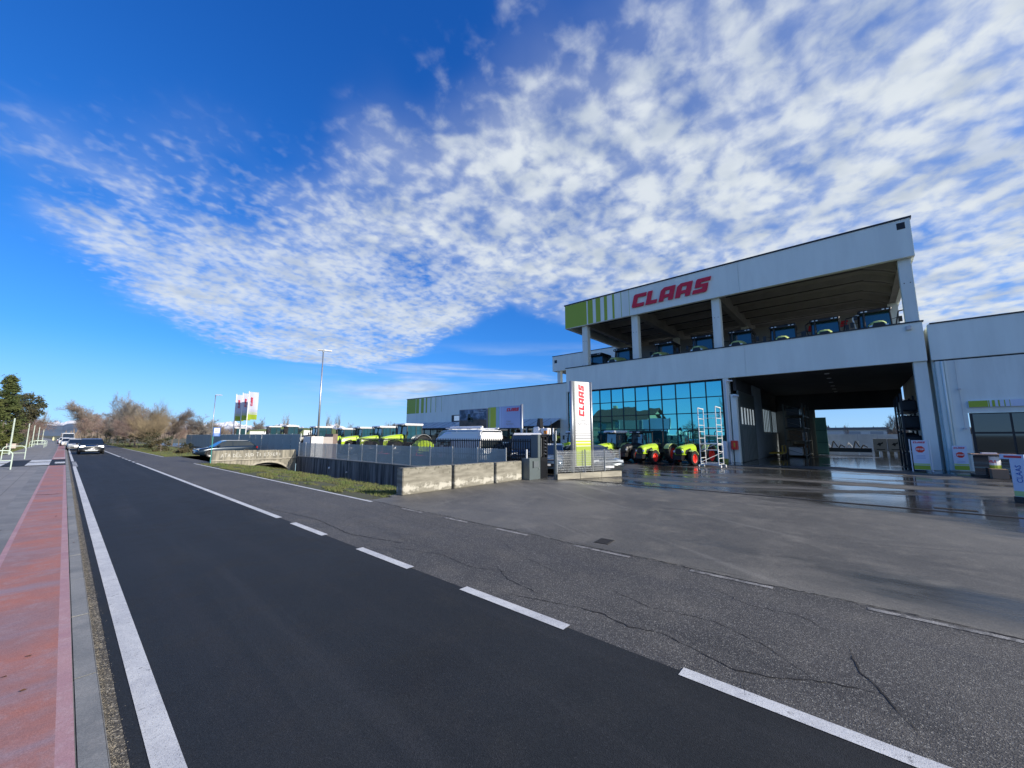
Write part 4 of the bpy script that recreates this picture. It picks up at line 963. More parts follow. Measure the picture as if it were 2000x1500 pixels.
MB().loft([[(-1.2, y, 1.0), (-1.6, y, 2.4), (-1.5, y, 3.7), (1.5, y, 3.7), (1.6, y, 2.4), (1.2, y, 1.0)] for y in (-1.8, 1.8)]).build('tank', mat('moss_green', (.07, .12, .02), .6), gt); B('chassis', (-1.4, -1.6, .3), (1.4, 1.6, 1.0), M_blackp, gt)

# truck mounted work platform seen above the gate post
tp = thing('work_platform', 'white work platform basket with orange lamps above the gate post', 'platform', (19.2, 14.3, 0))
MB().box((-.9, -.9, 0), (.9, .9, .5)).build('chassis', M_blackp, tp)
MB().tube([(0, 0, .5), (0, 0, 2.0)], .14).build('column', M_whiterim, tp); MB().rbox((-.25, .15, 2.0), (.3, .65, 2.45), .06).build('head', M_whiterim, tp)
MB().prism([(.1, 2.35), (.42, 2.35), (.30, 2.95), (.14, 2.95)], (-.2, 0, 0), (0, 1, 0), (0, 0, 1), .3).build('lamp_hood', M_blackp, tp)
MB().rbox((-.2, -.45, 1.95), (.2, .1, 2.35), .05).build('basket', M_whiterim, tp); MB().rbox((-.24, -.4, 2.0), (-.18, -.15, 2.2), .02).build('orange_lamp', M_orange, tp)
MB().rbox((-.24, .05, 1.95), (-.18, .2, 2.08), .02).build('orange_lamp', M_orange, tp)
MB().tube([(0, -.7, 1.6), (0, -.7, 2.35)], .05).tube([(0, -.9, 1.6), (0, -.9, 2.2)], .03).build('side_rail', M_whiterim, tp); MB().tube([(0, -.55, 1.8), (0, -.55, 2.75)], .015).build('antenna', M_blackp, tp)

# ------------------------------------------------------------------ canal edge, fences, gate
rw = thing('retaining_wall', 'stained dark concrete retaining wall along the canal under the grey fence', 'wall')
for i in range(8):
    a = 11.5 + i * (34.4 - 11.5) / 8; b = 11.5 + (i + 1) * (34.4 - 11.5) / 8
    MB().box((12.6, a + .01, -1.6), (12.9, b - .01, .22 + rnd.uniform(-.01, .01))).build('wall_section', M_concd, rw, bevel=.012)
MB().box((12.57, 11.5, .22), (12.93, 34.4, .27)).build('coping', mat('coping', (.22, .22, .2), .85, var=.4), rw)
for yy, z, r in ((28.2, -.35, .07), (25.6, -.5, .04), (17.3, -.6, .05)):
    MB().cyl((12.58, yy, z), (12.50, yy, z), r, n=10).build('outlet_pipe', M_white, rw)
# three big concrete blocks
M_block = mat('weathered_block', (.31, .295, .245), .9, var=.6, vscale=1.3, bump=.8, bscale=22, stretch=(.8, .8, 5), color2=(.165, .155, .125))
_t = M_block.node_tree; _k = G_(_t); _b = _t.nodes['Principled BSDF']; _old = _b.inputs['Base Color'].links[0].from_socket
_g = _t.nodes.new('ShaderNodeTexCoord'); _s = _t.nodes.new('ShaderNodeSeparateXYZ'); _k.link(_g.outputs['Object'], _s.inputs[0])
_n = _k.noise(_g.outputs['Object'], 3.2, 6, .7); _f = _k.ss(_k.m('SUBTRACT', _n, _k.m('MULTIPLY', _k.m('ABSOLUTE', _k.m('SUBTRACT', _s.outputs[2], .2)), .9)), .40, .52)
_d = _k.ss(_k.m('ADD', _k.noise(_g.outputs['Object'], 9, 4, .6), _k.m('MULTIPLY', _s.outputs[2], .35)), .78, .92)
_k.link(_k.mix(_d, _k.mix(_k.m('MULTIPLY', _f, .75), _old, (.55, .53, .46)), (.10, .10, .07)), _b.inputs['Base Color'])
for i, (a, b, lb) in enumerate(((7.33, 9.37, 'pale concrete block at the canal end, leftmost of three in a row'), (9.50, 11.56, 'pale concrete block in the middle of the row of three'), (11.70, 13.30, 'pale concrete block beside the grey gate post cabinet'))):
    bb = MB(); nx, nz = 16, 6; vs = []
    o = MB().box((-(b - a) / 2, 0, 0), ((b - a) / 2, .36, .85 - i * .02)).build('concrete_block', M_block, None, bevel=.02)
    o.location = ((a + b) / 2, 11.12, 0); tag(o, lb, 'block', 'concrete blocks at the canal end')
# bridge parapet with arch (faces the camera side)
bp = thing('canal_bridge', 'old concrete bridge parapet with a low arch and white graffiti over the canal', 'bridge')
arch = []; xc, hw, zs, zc = 10.55, 1.62, -1.15, -.14
oc = [(7.0, -1.6), (xc - hw, -1.6)] + [(xc - hw * math.cos(math.pi * i / 14), zs + (zc - zs) * math.sin(math.pi * i / 14)) for i in range(15)] + [(xc + hw, -1.6), (12.6, -1.6), (12.6, .15), (7.0, .15)]
MB().prism(oc, (0, 34.45, 0), (1, 0, 0), (0, 0, 1), -.4).build('arch_wall', M_conc2, bp)
ring = [(xc - (hw + .0) * math.cos(math.pi * i / 14), zs + (zc - zs) * math.sin(math.pi * i / 14)) for i in range(15)] + [(xc - (hw + .16) * math.cos(math.pi * i / 14), zs + (zc + .13 - zs) * math.sin(math.pi * i / 14)) for i in range(14, -1, -1)]
MB().prism(ring, (0, 34.45, 0), (1, 0, 0), (0, 0, 1), .05).build('arch_ring', mat('arch_ring', (.45, .42, .35), .85, var=.4, vscale=4), bp)
B('tunnel_roof', (7.2, 34.86, .0), (12.6, 47.4, -.3), M_concd, bp); B('tunnel_side', (12.3, 34.86, -1.6), (12.6, 47.4, -.3), M_concd, bp); B('tunnel_end', (7.2, 47.0, -1.6), (12.6, 47.4, -.3), M_concd, bp)
for i in range(4):
    a = 7.02 + i * 1.39; MB().box((a, 34.42, .15), (a + 1.375, 34.72, .84 - i * .02)).build('parapet_section', M_conc2, bp, bevel=.02)
B('string_course', (7.0, 34.38, .10), (12.6, 34.45, .17), mat('arch_ring', (.45, .42, .35)), bp)
gr_ = random.Random(11); x = 7.55
gmb = MB(); GY = 34.415
GL = {'A': [((0, 0), (.5, 1)), ((.5, 1), (1, 0)), ((.2, .4), (.8, .4))], 'T': [((0, 1), (1, 1)), ((.5, 1), (.5, 0))], 'D': [((0, 0), (0, 1)), ((0, 1), (.9, .6)), ((.9, .6), (.8, .1)), ((.8, .1), (0, 0))], 'E': [((0, 0), (0, 1)), ((0, 1), (.9, 1)), ((0, .5), (.7, .5)), ((0, 0), (.9, 0))],
      'L': [((0, 1), (0, 0)), ((0, 0), (.8, 0))], 'S': [((.9, 1), (.1, .85)), ((.1, .85), (.9, .4)), ((.9, .4), (0, 0))], 'U': [((0, 1), (.1, 0)), ((.1, 0), (.8, 0)), ((.8, 0), (.9, 1))], 'I': [((.4, 0), (.4, 1))], 'R': [((0, 0), (0, 1)), ((0, 1), (.8, .75)), ((.8, .75), (0, .5)), ((.2, .5), (.9, 0))]}
for ch in 'ATA DEL SUD TI ESSERI':
    if ch == ' ': x += .12; continue
    w_, h_ = .15, .2 + gr_.uniform(0, .08)
    for (a, b), (c, d) in GL[ch]:
        z0 = .36 + gr_.gauss(0, .008); p0 = Vector((x + a * w_, GY, z0 + b * h_)); p1 = Vector((x + c * w_, GY, z0 + d * h_)); dd = (p1 - p0).normalized(); nn = Vector((-dd.z, 0, dd.x)) * .016
        gmb.quadlist([p0 - nn, p1 - nn, p1 + nn, p0 + nn], [(0, 1, 2, 3)])
    x += .205
gmb.build('graffiti', mat('graffiti_white', (.62, .62, .58), .7, var=.3, vscale=8), bp)

# welded wire fence on the retaining wall: posts and panels
wf = thing('wire_fence', 'grey welded wire fence with steel posts on top of the retaining wall', 'fence')
def wire_panel(p0, p1, z0, z1, m, dens_h=.10, dens_v=.055, r=.0028):
    mb = MB(); p0 = Vector((*p0, 0)); p1 = Vector((*p1, 0)); d = p1 - p0; L = d.length; d.normalize(); n = Vector((-d.y, d.x, 0)) * r
    def stick(a, b, off):
        t = off * r * 1.6
        e = (b - a).normalized(); sd = Vector((0, 0, r)) if abs(e.z) < .5 else d * r
        nn = n.normalized() * t
        mb.quadlist([a - sd + nn, b - sd + nn, b + sd + nn, a + sd + nn], [(0, 1, 2, 3)])
    z = z0
    while z <= z1 + .001: stick(p0 + Vector((0, 0, z)), p1 + Vector((0, 0, z)), 1); z += dens_h
    s = 0
    while s <= L: stick(p0 + d * s + Vector((0, 0, z0)), p0 + d * s + Vector((0, 0, z1)), -1); s += dens_v
    return mb
ys = [11.55 + i * 1.79 for i in range(13)] + [34.35]
for i, yy in enumerate(ys): MB().box((12.72, yy - .025, .25), (12.77, yy + .025, 1.38)).build('post', M_steel, wf)
pp = wire_panel((0, 0), (0, 1.74), .30, 1.33, M_fencegr, dens_h=.052, dens_v=.042, r=.0125).build('mesh_panel', M_fencegr, wf); pp.location = (12.745, ys[0] + .025, 0)
for yy in ys[1:-1]:
    c = pp.copy(); COL.objects.link(c); c.parent = wf; c.location = (12.745, yy + .025, 0)
    if yy == ys[-2]: c.scale = (1, (34.3 - yy) / 1.79, 1)
# second return of the fence seen end on at the bridge
# tall ribbed sheet fence further back
sf = thing('sheet_metal_fence', 'tall blue grey ribbed metal fence behind the bridge and the parked car', 'fence')
sp0 = None; M_ribbed = mat('ribbed_sheet', (.34, .40, .41), .5, .4, var=.12, vscale=.8)
yy = 34.9
def rib_sheet(L, h):
    mb = MB(); n = int(L / .25); pts = []
    for i in range(n):
        y0 = i * L / n; w = L / n
        pts += [(0, y0), (0, y0 + w * .55), (.035, y0 + w * .65), (.035, y0 + w * .9)]
    pts.append((0, L)); vs = []
    for px, py in pts: vs += [(px, py, .32), (px, py, h)]
    return mb.quadlist(vs, [(2 * i, 2 * i + 1, 2 * i + 3, 2 * i + 2) for i in range(len(pts) - 1)])
for i in range(24):
    if sp0 is None: sp0 = rib_sheet(1.9, 2.05).build('sheet_panel', M_ribbed, sf); o = sp0
    else: o = sp0.copy(); COL.objects.link(o); o.parent = sf
    o.location = (12.95 + rnd.uniform(-.01, .01), 34.9 + i * 1.92, 0)
    B('post', (13.0, 34.9 + i * 1.92 - .03, 0), (13.06, 34.9 + i * 1.92 + .03, 2.08), M_steel, sf)
B('base_wall', (12.93, 34.9, -.2), (13.15, 81, .34), M_concd, sf)
# end of yard fence closing towards the buildings
# white hut behind the corner of the wire fence
hut = thing('storage_box', 'white and brown storage container behind the corner of the wire fence', 'container', (13.2, 33.2, 0))
B('white_panel', (0, 0, .0), (.95, 1.6, 1.84), M_whiterim, hut); B('grey_panel', (.95, .0, 0), (1.75, 1.6, 1.80), mat('hut_grey', (.42, .38, .36), .7, var=.1), hut)
B('brown_post', (1.75, .02, 0), (2.15, 1.6, 2.05), mat('hut_brown', (.20, .15, .13), .8, var=.2), hut); B('corner_trim', (-.05, -.02, 0), (0, .05, 1.95), M_blackp, hut)
# black sliding gate, opened along the fence
gt_ = thing('sliding_gate', 'long black steel sliding gate with vertical bars standing open along the yard', 'gate', (14.9, 0, 0))
B('bottom_beam', (-.06, 11.2, .08), (.06, 28.6, .62), M_gateblk, gt_); B('top_rail', (-.04, 11.2, 1.60), (.04, 28.6, 1.66), M_gateblk, gt_); B('middle_rail', (-.035, 11.2, .86), (.035, 28.6, .92), M_gateblk, gt_)
bar = B('bar', (-.018, -.02, .62), (.018, .02, 1.74), M_gateblk, gt_); bar.location = (0, 11.3, 0)
for i in range(1, 113):
    c = bar.copy(); COL.objects.link(c); c.parent = gt_; c.location = (0, 11.3 + i * .153, 0)
# gate post cabinet group
gp = thing('gate_cabinet', 'grey steel gate cabinet with a tall post, a small door and a lamp', 'cabinet', (13.9, 10.75, 0))
MB().box((-.52, 0, 0), (.27, .45, .92)).build('cabinet', M_gate, gp, bevel=.01); MB().box((.08, -.01, .92), (.27, .4, 1.95)).build('tall_post', M_gate, gp, bevel=.01)
B('hatch', (-.24, -.02, .52), (.12, 0, .78), mat('hatch_grey', (.11, .13, .145), .5), gp); B('hatch_shadow', (-.30, -.012, .50), (-.25, 0, .80), M_gateblk, gp)
MB().cyl((-.46, .2, .92), (-.46, .2, 1.30), .035).build('beacon', M_whiterim, gp); MB().cyl((.14, -.03, .46), (.14, 0, .46), .03).build('lock', M_steel, gp)
gp2 = thing('gate_guide', 'black gate guide frame between the grey posts', 'gate frame', (14.62, 10.85, 0))
B('body', (-.34, 0, 0), (.22, .6, .92), M_gateblk, gp2); MB().box((-.34, .0, .92), (-.24, .5, 1.9)).box((-.02, .05, .92), (.06, .5, 1.9)).box((.16, 0, .92), (.24, .4, 1.95)).box((-.34, 0, 1.84), (.24, .5, 1.92)).build('frame', M_gateblk, gp2)
B('inner_bar', (-.14, .1, .95), (-.08, .3, 1.8), M_steel, gp2)
for i in range(5): MB().cyl((.11, .0, 1.05 + i * .15), (.11, .05, 1.08 + i * .15), .03, n=6).build('roller', M_steel, gp2)
gp3 = B('end_post', (14.30, 10.02, 0), (14.36, 10.12, 1.98), M_gate, None); tag(gp3, 'slim grey post at the end of the low wall next to the gate', 'post')
# low diagonal wall with wire fence and pylon
A0, A1 = Vector((14.35, 10.02, 0)), Vector((17.65, 8.62, 0)); dA = (A1 - A0).normalized(); nA = Vector((dA.y, -dA.x, 0))
lw = thing('low_wall', 'low pale concrete wall carrying the wire fence at the pylon sign', 'wall')
LW = (A1 - A0).length
for i in range(3):
    a = A0 + dA * (LW * i / 3 + .005); b = A0 + dA * (LW * (i + 1) / 3 - .005); q = nA * .09
    MB().loft([[a - q, a + q, a + q + Vector((0, 0, .25)), a - q + Vector((0, 0, .25))], [b - q, b + q, b + q + Vector((0, 0, .25)), b - q + Vector((0, 0, .25))]]).build('wall_section', M_conc, lw, bevel=.01)
fw_ = thing('wire_fence', 'short grey wire fence with horizontal rods in front of the pylon sign', 'fence')
for s in (0.02, LW * .5 - .25, LW * .74, LW - .02):
    p = A0 + dA * s; MB().box((p.x - .022, p.y - .022, .25), (p.x + .022, p.y + .022, 1.28)).build('post', M_steel, fw_)
wire_panel(A0.xy, A1.xy, .32, 1.25, M_steel, dens_h=.105, dens_v=.06, r=.0055).build('mesh_panel', M_steel, fw_)
# pylon sign
py = thing('pylon_sign', 'tall white pylon sign with red vertical lettering and green foot', 'sign')
o_ = nA * -.16                                     # just behind the fence
p0 = A0 + dA * 1.02 + o_; p1 = A0 + dA * 2.02 + o_; up = Vector((0, 0, 1))
for p, r in ((p0 - dA * .05, .085), (p1 + dA * .06, .055)): MB().cyl((p.x, p.y, 0), (p.x, p.y, 4.42), r, n=14).build('post', M_steel, py, smooth=True)
def on(p, s, z, off=0): return p + dA * s + up * z + nA * off
q0 = p0 + dA * .06; PW = .88
MB().loft([[on(q0, 0, .5, .04), on(q0, PW, .5, .04), on(q0, PW, .5, -.12), on(q0, 0, .5, -.12)], [on(q0, 0, 4.42, .04), on(q0, PW, 4.42, .04), on(q0, PW, 4.42, -.12), on(q0, 0, 4.42, -.12)]]).build('side_casing', mat('pylon_casing', (.22, .23, .24), .5, .4), py)
def plate(nm, m, s0, s1, z0, z1, off=.045, par=py): return MB().prism([(s0, z0), (s1, z0), (s1, z1), (s0, z1)], q0 + nA * off, dA, up, -.006 if dA.cross(up).dot(nA) < 0 else .006).build(nm, m, par)
pf = plate('face', M_white, .06, PW, .52, 4.40)
plate('green_foot', M_green, .06, PW, .54, 1.42, .052, pf); plate('lime_stripe', mat('lime_stripe', (.50, .62, .03), .45), .06, PW, 1.45, 1.56, .052, pf); plate('lime_stripe', mat('lime_stripe', (.5, .62, .03)), .06, PW, 1.60, 1.68, .052, pf)
for z, h in ((1.76, .045), (1.88, .038), (2.0, .03), (2.12, .022), (2.24, .016), (2.34, .01)): plate('grey_stripe', M_grey, .06, PW, z, z + h, .052, pf)
# vertical lettering, reading upwards
logo(pf, on(q0, .56, 2.78, .05), up, -dA, .30, M_redl, .012, w=.90, shear=.18)
text_mesh('lettering', 'CLAAS', .17, M_grey, pf, on(q0, .16, 2.56, .052), dA, up); text_mesh('lettering', 'Agricoltura', .17, M_grey, pf, on(q0, .16, 2.40, .052), dA, up, sx=.85)

# billboard in the yard
bb = thing('billboard', 'wide yard billboard with a dark tractor picture and a striped green and lavender panel', 'billboard')
BX = 19.0
MB().box((BX, 18.95, 2.40), (BX + .12, 21.85, 3.78)).build('picture_panel', M_grey, bb)
mpic = bpy.data.materials.new('picture_print'); mpic.use_nodes = True; _t = mpic.node_tree; _k = G_(_t); _b = _t.nodes['Principled BSDF']; _b.inputs['Roughness'].default_value = .4
_g = _t.nodes.new('ShaderNodeTexCoord'); _s = _t.nodes.new('ShaderNodeSeparateXYZ'); _k.link(_g.outputs['Object'], _s.inputs[0])
_n = _k.noise(_g.outputs['Object'], 2.2, 5, .6); _h = _k.ss(_k.m('ADD', _s.outputs[2], _k.m('MULTIPLY', _n, .15)), 3.02, 3.20)
_c = _k.mix(_h, _k.mix(_k.ss(_n, .35, .7), (.035, .03, .025), (.10, .075, .06)), _k.mix(_k.ss(_n, .4, .65), (.02, .045, .09), (.16, .25, .38)))
_k.link(_c, _b.inputs['Base Color'])
B('picture', (BX - .005, 19.0, 2.44), (BX, 21.80, 3.74), mpic, bb)
pt = MB()   # small tractor silhouette print
for (cy, cz, r) in ((20.75, 3.0, .17), (20.42, 2.95, .12)):
    pt.prism([(math.cos(i * .524) * r, math.sin(i * .524) * r) for i in range(12)], (BX - .007, cy, cz), FR, FU, .004)
pt.prism([(-.30, 0), (.28, 0), (.28, .16), (.02, .22), (0, .42), (-.26, .42), (-.30, .12)], (BX - .007, 20.65, 3.02), FR, FU, .004)
pt.build('tractor_print', mat('print_dark', (.015, .03, .025), .5), bb)
for i in range(2): B('print_line', (BX - .009, 19.1 + i * .2, 3.60 - i * .10), (BX - .006, 20.3, 3.63 - i * .10), mat('print_pale', (.35, .42, .5), .5), bb)
MB().box((BX, 16.0, 2.40), (BX + .12, 18.85, 3.82)).build('logo_panel', mat('panel_lavender', (.30, .40, .66), .4), bb)
for a, b, m in ((18.84, 18.72, M_green), (18.68, 18.12, M_green), (18.06, 17.99, mat('aqua', (.25, .5, .5), .5)), (17.93, 17.85, mat('aqua', (.25, .5, .5))), (17.76, 17.69, mat('pale_blue', (.4, .55, .8), .5)), (17.58, 17.54, mat('pale_blue', (.4, .55, .8))), (17.42, 17.40, mat('pale_blue', (.4, .55, .8)))):
    B('stripe', (BX - .006, b, 2.41), (BX, a, 3.81), m, bb)
logo(bb, (BX - .012, 17.15, 3.48), FR, FU, .20, M_redl, .01, w=.95, one=True)
text_mesh('lettering', 'CLAAS', .14, M_grey, bb, (BX - .006, 17.2, 2.78), FR, FU); text_mesh('lettering', 'Agricoltura', .14, M_grey, bb, (BX - .006, 17.2, 2.62), FR, FU)
MB().cyl((BX + .05, 15.9, 0), (BX + .05, 15.9, 3.9), .08, n=12).build('post', M_steel, bb, smooth=True); MB().cyl((BX + .15, 18.9, 0), (BX + .15, 18.9, 3.8), .05).build('post', M_steel, bb); MB().cyl((BX + .15, 21.7, 0), (BX + .15, 21.7, 3.7), .05).build('post', M_steel, bb)

# lamps, flags, bus stop
def lamp(label, x, y, h, r0, r1, heads, grp=None):
    t = thing('street_lamp', label, 'street lamp', (x, y, 0), 0, grp)
    MB().cyl((0, 0, 0), (0, 0, h), r0, r1, n=10).build('pole', M_steel, t, smooth=True)
    for dx, dy, L in heads:
        l = MB().loft([[(dx * s - dy * w, dy * s + dx * w, h + z) for w, z in ((-.12, 0), (-.10, .10), (.10, .10), (.12, 0))] for s in (.05, L)]).build('lamp_head', M_lampw, t)
    MB().cyl((0, 0, h - .15), (0, 0, h + .05), r1 * 1.6).build('collar', M_steel, t)
    return t
lamp('tall grey lamp post with twin heads rising from the yard', 15.8, 38.3, 10.1, .11, .055, ((1, -.2, .75), (-.8, .5, .5)))
lamp('shorter grey lamp post left of the three flags', 12.2, 61.0, 7.0, .07, .04, ((.8, -.6, .7),))
fl = thing('flag', 'white flag with red lettering and green foot, rightmost and largest of the three', 'flag', (15.0, 57.8, 0), 0, 'three tall flags behind the metal fence')
MB().cyl((0, 0, 0), (0, 0, 7.55), .065, .05, n=10).build('flag_pole', M_whiterim, fl)
fd = Vector((.86, -.5, 0)).normalized(); FWd = 1.08
def flagshape(z0, z1, s0=0.05, s1=FWd, off=0.0, nz=8):
    mb = MB(); vs = []; ns = 8; nn = Vector((fd.y, -fd.x, 0))
    for j in range(nz + 1):
        z = z0 + (z1 - z0) * j / nz
        for i in range(ns + 1):
            s = s0 + (s1 - s0) * i / ns; w = .05 * math.sin(s * 4.5 + z * .9) * (s / FWd) 
            p = fd * s + nn * (w + off); vs.append((p.x, p.y, z - .05 * (s / FWd)))
    return mb.quadlist(vs, [(j * (ns + 1) + i, j * (ns + 1) + i + 1, (j + 1) * (ns + 1) + i + 1, (j + 1) * (ns + 1) + i) for j in range(nz) for i in range(ns)])
M_flagc = mat('flag_cloth', (.56, .59, .74), .8)
fc = flagshape(3.95, 7.45).build('flag_cloth', M_flagc, fl, smooth=True)
for sg in (-1, 1):
    flagshape(3.96, 4.62, off=sg * .004).build('green_band', M_green, fc)
    for z, h in ((4.70, .07), (4.85, .05), (5.0, .04), (5.15, .03)): flagshape(z, z + h, off=sg * .004, nz=1).build('stripe', M_green if z < 4.9 else M_grey, fc)
logo(fc, Vector((0, 0, 5.65)) + fd * .50 + Vector((fd.y, -fd.x, 0)) * .07, up, -fd, .21, M_redl, .006, w=.95, shear=.3, one=True)
dup(fl, (14.9, 60.0, -.05), None, 'white flag with red lettering, middle one of the three')
dup(fl, (14.7, 62.1, -.1), None, 'white flag with red lettering, leftmost of the three')
bs = thing('bus_stop', 'blue and white bus stop sign on a thin green pole at the bridge', 'bus stop', (6.86, 33.9, 0), R_(0))
MB().cyl((0, 0, 0), (0, 0, 2.5), .03).build('pole', mat('teal_pole', (.06, .28, .26), .5), bs)
MB().box((-.03, -.05, 1.85), (.40, -.02, 2.48)).build('board', M_blue, bs, bevel=.01); B('white_field', (.03, -.058, 2.07), (.34, -.05, 2.43), M_white, bs)
B('bus_symbol', (.07, -.063, 2.20), (.30, -.058, 2.25), M_blackp, bs); B('text_line', (.06, -.058, 1.93), (.31, -.052, 1.98), mat('blue_pale', (.4, .55, .85), .5), bs)

# ------------------------------------------------------------------ around the passage
# wheeled white ladder tower
tw = thing('ladder_tower', 'white wheeled aluminium ladder tower standing before the teal glass', 'scaffold tower', (25.9, 6.85, 0), R_(-4))
def lad(y, z1):
    m_ = MB()
    for x in (0, .85): m_.cyl((x, y, .12), (x + .03 * (1 if x else -1), y, z1), .028, n=6)
    l = m_.build('ladder_frame', M_tower, tw)
    for z in (.2, .55, .95, 1.35, 1.75, 2.15, 2.55, 2.95, z1 - .02): MB().cyl((0, y, z), (.85, y, z), .02, n=5).build('rung', M_tower, l)
    MB().cyl((0, y, z1), (.85, y, z1 - .05), .035, n=6).build('handrail', M_tower, l)
lad(.5, 3.62); lad(-.52, 3.66)
br = [((0, .5, .25), (0, -.52, .25)), ((.85, .5, .25), (.85, -.52, .25)), ((0, .5, 1.0), (.0, -.52, 1.45)), ((.85, .5, 1.9), (.85, -.52, 1.9)), ((.85, .5, 2.4), (.85, -.52, 2.4)), ((.85, .5, 3.0), (.85, -.52, 3.0)), ((.85, .5, 3.25), (.85, -.52, 3.25)), ((0, .5, .3), (.85, -.52, .9))]
for a, b in br: MB().cyl(a, b, .017, n=5).build('brace', M_tower, tw)
MB().box((.02, -.50, 1.40), (.8, .48, 1.44)).build('platform', M_tower, tw); MB().box((.02, -.50, 1.02), (.3, .2, 1.06)).build('step', M_tower, tw)
for x in (0, .85):
    for y in (.62, -.64): MB().cyl((x, y - .02, .075), (x, y + .02, .075), .075, n=12).build('castor', M_whiterim, tw); 
    MB().cyl((x, -.64, .15), (x, .62, .15), .022, n=5).build('foot_beam', M_tower, tw)
# cabinet, fire box, extinguisher
ec = MB().box((31.3, 7.08, .1), (31.72, 7.42, 1.5)).build('white_cabinet', M_white, None, bevel=.02); tag(ec, 'white upright cabinet behind the ladder tower at the glass corner', 'cabinet')
fb = thing('fire_box', 'red fire box on the pier left of the passage', 'fire box', (31.45, 6.62, 0))
MB().box((-.0, -.2, .92), (.3, .2, 1.55)).build('box', M_redrim, fb, bevel=.015); B('yellow_mark', (-.006, -.05, 1.1), (0, .03, 1.4), M_yellow, fb)
fe = thing('fire_extinguisher', 'red fire extinguisher on the ground behind the ladder tower', 'extinguisher', (28.9, 7.9, 0))
MB().cyl((0, 0, 0), (0, 0, .62), .13, n=12).cyl((0, 0, .62), (0, 0, .72), .13, .05, n=12).build('cylinder', M_redrim, fe); MB().box((-.03, -.1, .72), (.03, .1, .8)).build('valve', M_blackp, fe)
pb = MB().cyl((0, 0, 0), (0, 0, .3), .24, .28, n=12).build('plant_pot', mat('olive_pot', (.22, .25, .05), .7), None); pb.location = (30.7, 7.15, 0); tag(pb, 'olive yellow tub at the foot of the white cabinet', 'tub')
# stop signs
def stopsign(label, loc, w, h, frame):
    t = thing('stop_sign', label, 'sign', loc)
    if frame:
        for s in (-1, 1): MB().cyl((0, s * (w / 2 + .07), 0), (0, s * (w / 2 + .07), h + .02), .025, n=8).build('post', M_whiterim, t); B('foot', (-.2, s * (w / 2 + .07) - .03, 0), (.2, s * (w / 2 + .07) + .03, .03), M_steel, t)
    f = B('board', (-.015, -w / 2, .10), (.015, w / 2, h - .04), mat('board_white', (.62, .67, .78), .45), t)
    B('green_foot', (-.02, -w / 2, .12), (-.015, w / 2, .34), M_green, f); B('lime_band', (-.02, -w / 2, .36), (-.015, w / 2, .44), M_limed, f)
    logo(f, (-.018, w * .40, h - .20), FR, FU, w * .16, M_redl, .004, w=.85, one=True)
    a = [(math.cos(R_(22.5 + 45 * i)) * w * .30, math.sin(R_(22.5 + 45 * i)) * w * .30) for i in range(8)]
    o = MB().prism(a, (-.019, 0, h - .52), FR, FU, .004).build('octagon', M_redrim, f)
    text_mesh('lettering', 'STOP', w * .20, M_white, o, (-.0235, 0, h - .56), FR, FU, align='CENTER', bold=.004)
    for i in range(3): B('text_line', (-.018, -w * .28, h - .86 - i * .07), (-.0155, w * .28, h - .84 - i * .07), mat('text_blue', (.25, .35, .6), .5), f)
    return t
stopsign('stop sign board on a white post frame in front of the passage column', (30.2, -2.45, 0), .60, 1.70, True)
stopsign('plain stop sign board leaning on the white wall beside the shop window', (31.2, -3.98, 0), .52, 1.42, False)
# oil drum display
od = thing('oil_display', 'round oil drum display with green band under a flat orange edged lid', 'display', (28.5, -4.55, 0))
MB().cyl((0, 0, .15), (0, 0, .95), .30, n=20).build('drum', M_white, od, smooth=False); MB().cyl((0, 0, .38), (0, 0, .56), .305, n=20).build('green_band', M_green, od)
text_mesh('lettering', 'OILS', .15, M_redl, od, (-.312, .19, .68), FR, FU, bold=.004)
MB().box((-.45, -.75, 1.02), (.45, .62, 1.07)).build('lid', mat('lid_orange', (.62, .36, .22), .6), od); B('glass_front', (-.42, .12, .12), (-.40, .58, 1.0), M_winglass, od); B('base', (-.45, -.7, 0), (.45, .62, .12), M_blackp, od)
MB().box((-.2, -.2, 1.07), (.2, .25, 1.12)).build('leaflets', M_white, od)
cb_ = MB().box((-.25, -.24, 0), (.25, .24, .42)).build('cardboard_box', M_carton, None, bevel=.006); cb_.location = (27.75, -4.62, 0); tag(cb_, 'brown cardboard box standing before the oil drum display', 'box')
# narrow board at the right edge
nb = thing('banner_board', 'narrow white upright board with blue writing at the right edge of the yard', 'sign', (18.3, -3.42, 0), R_(-35))
MB().box((-.02, -.15, .16), (.02, .15, 1.36)).build('board', mat('board_white', (.62, .67, .78)), nb); B('foot', (-.1, -.14, 0), (.1, .14, .16), M_blackp, nb); B('green_foot', (-.026, -.15, .17), (-.02, .15, .32), M_limed, nb)
MB().box((-.02, .15, 1.22), (.02, .34, 1.36)).build('arm', mat('board_white', (.62, .67, .78)), nb); B('red_label', (-.026, -.1, 1.26), (-.02, .25, 1.32), M_redl, nb)
text_mesh('lettering', 'CLAAS', .17, M_blue, nb, (-.024, -.06, .55), (0, 0, 1), (0, 1, 0))
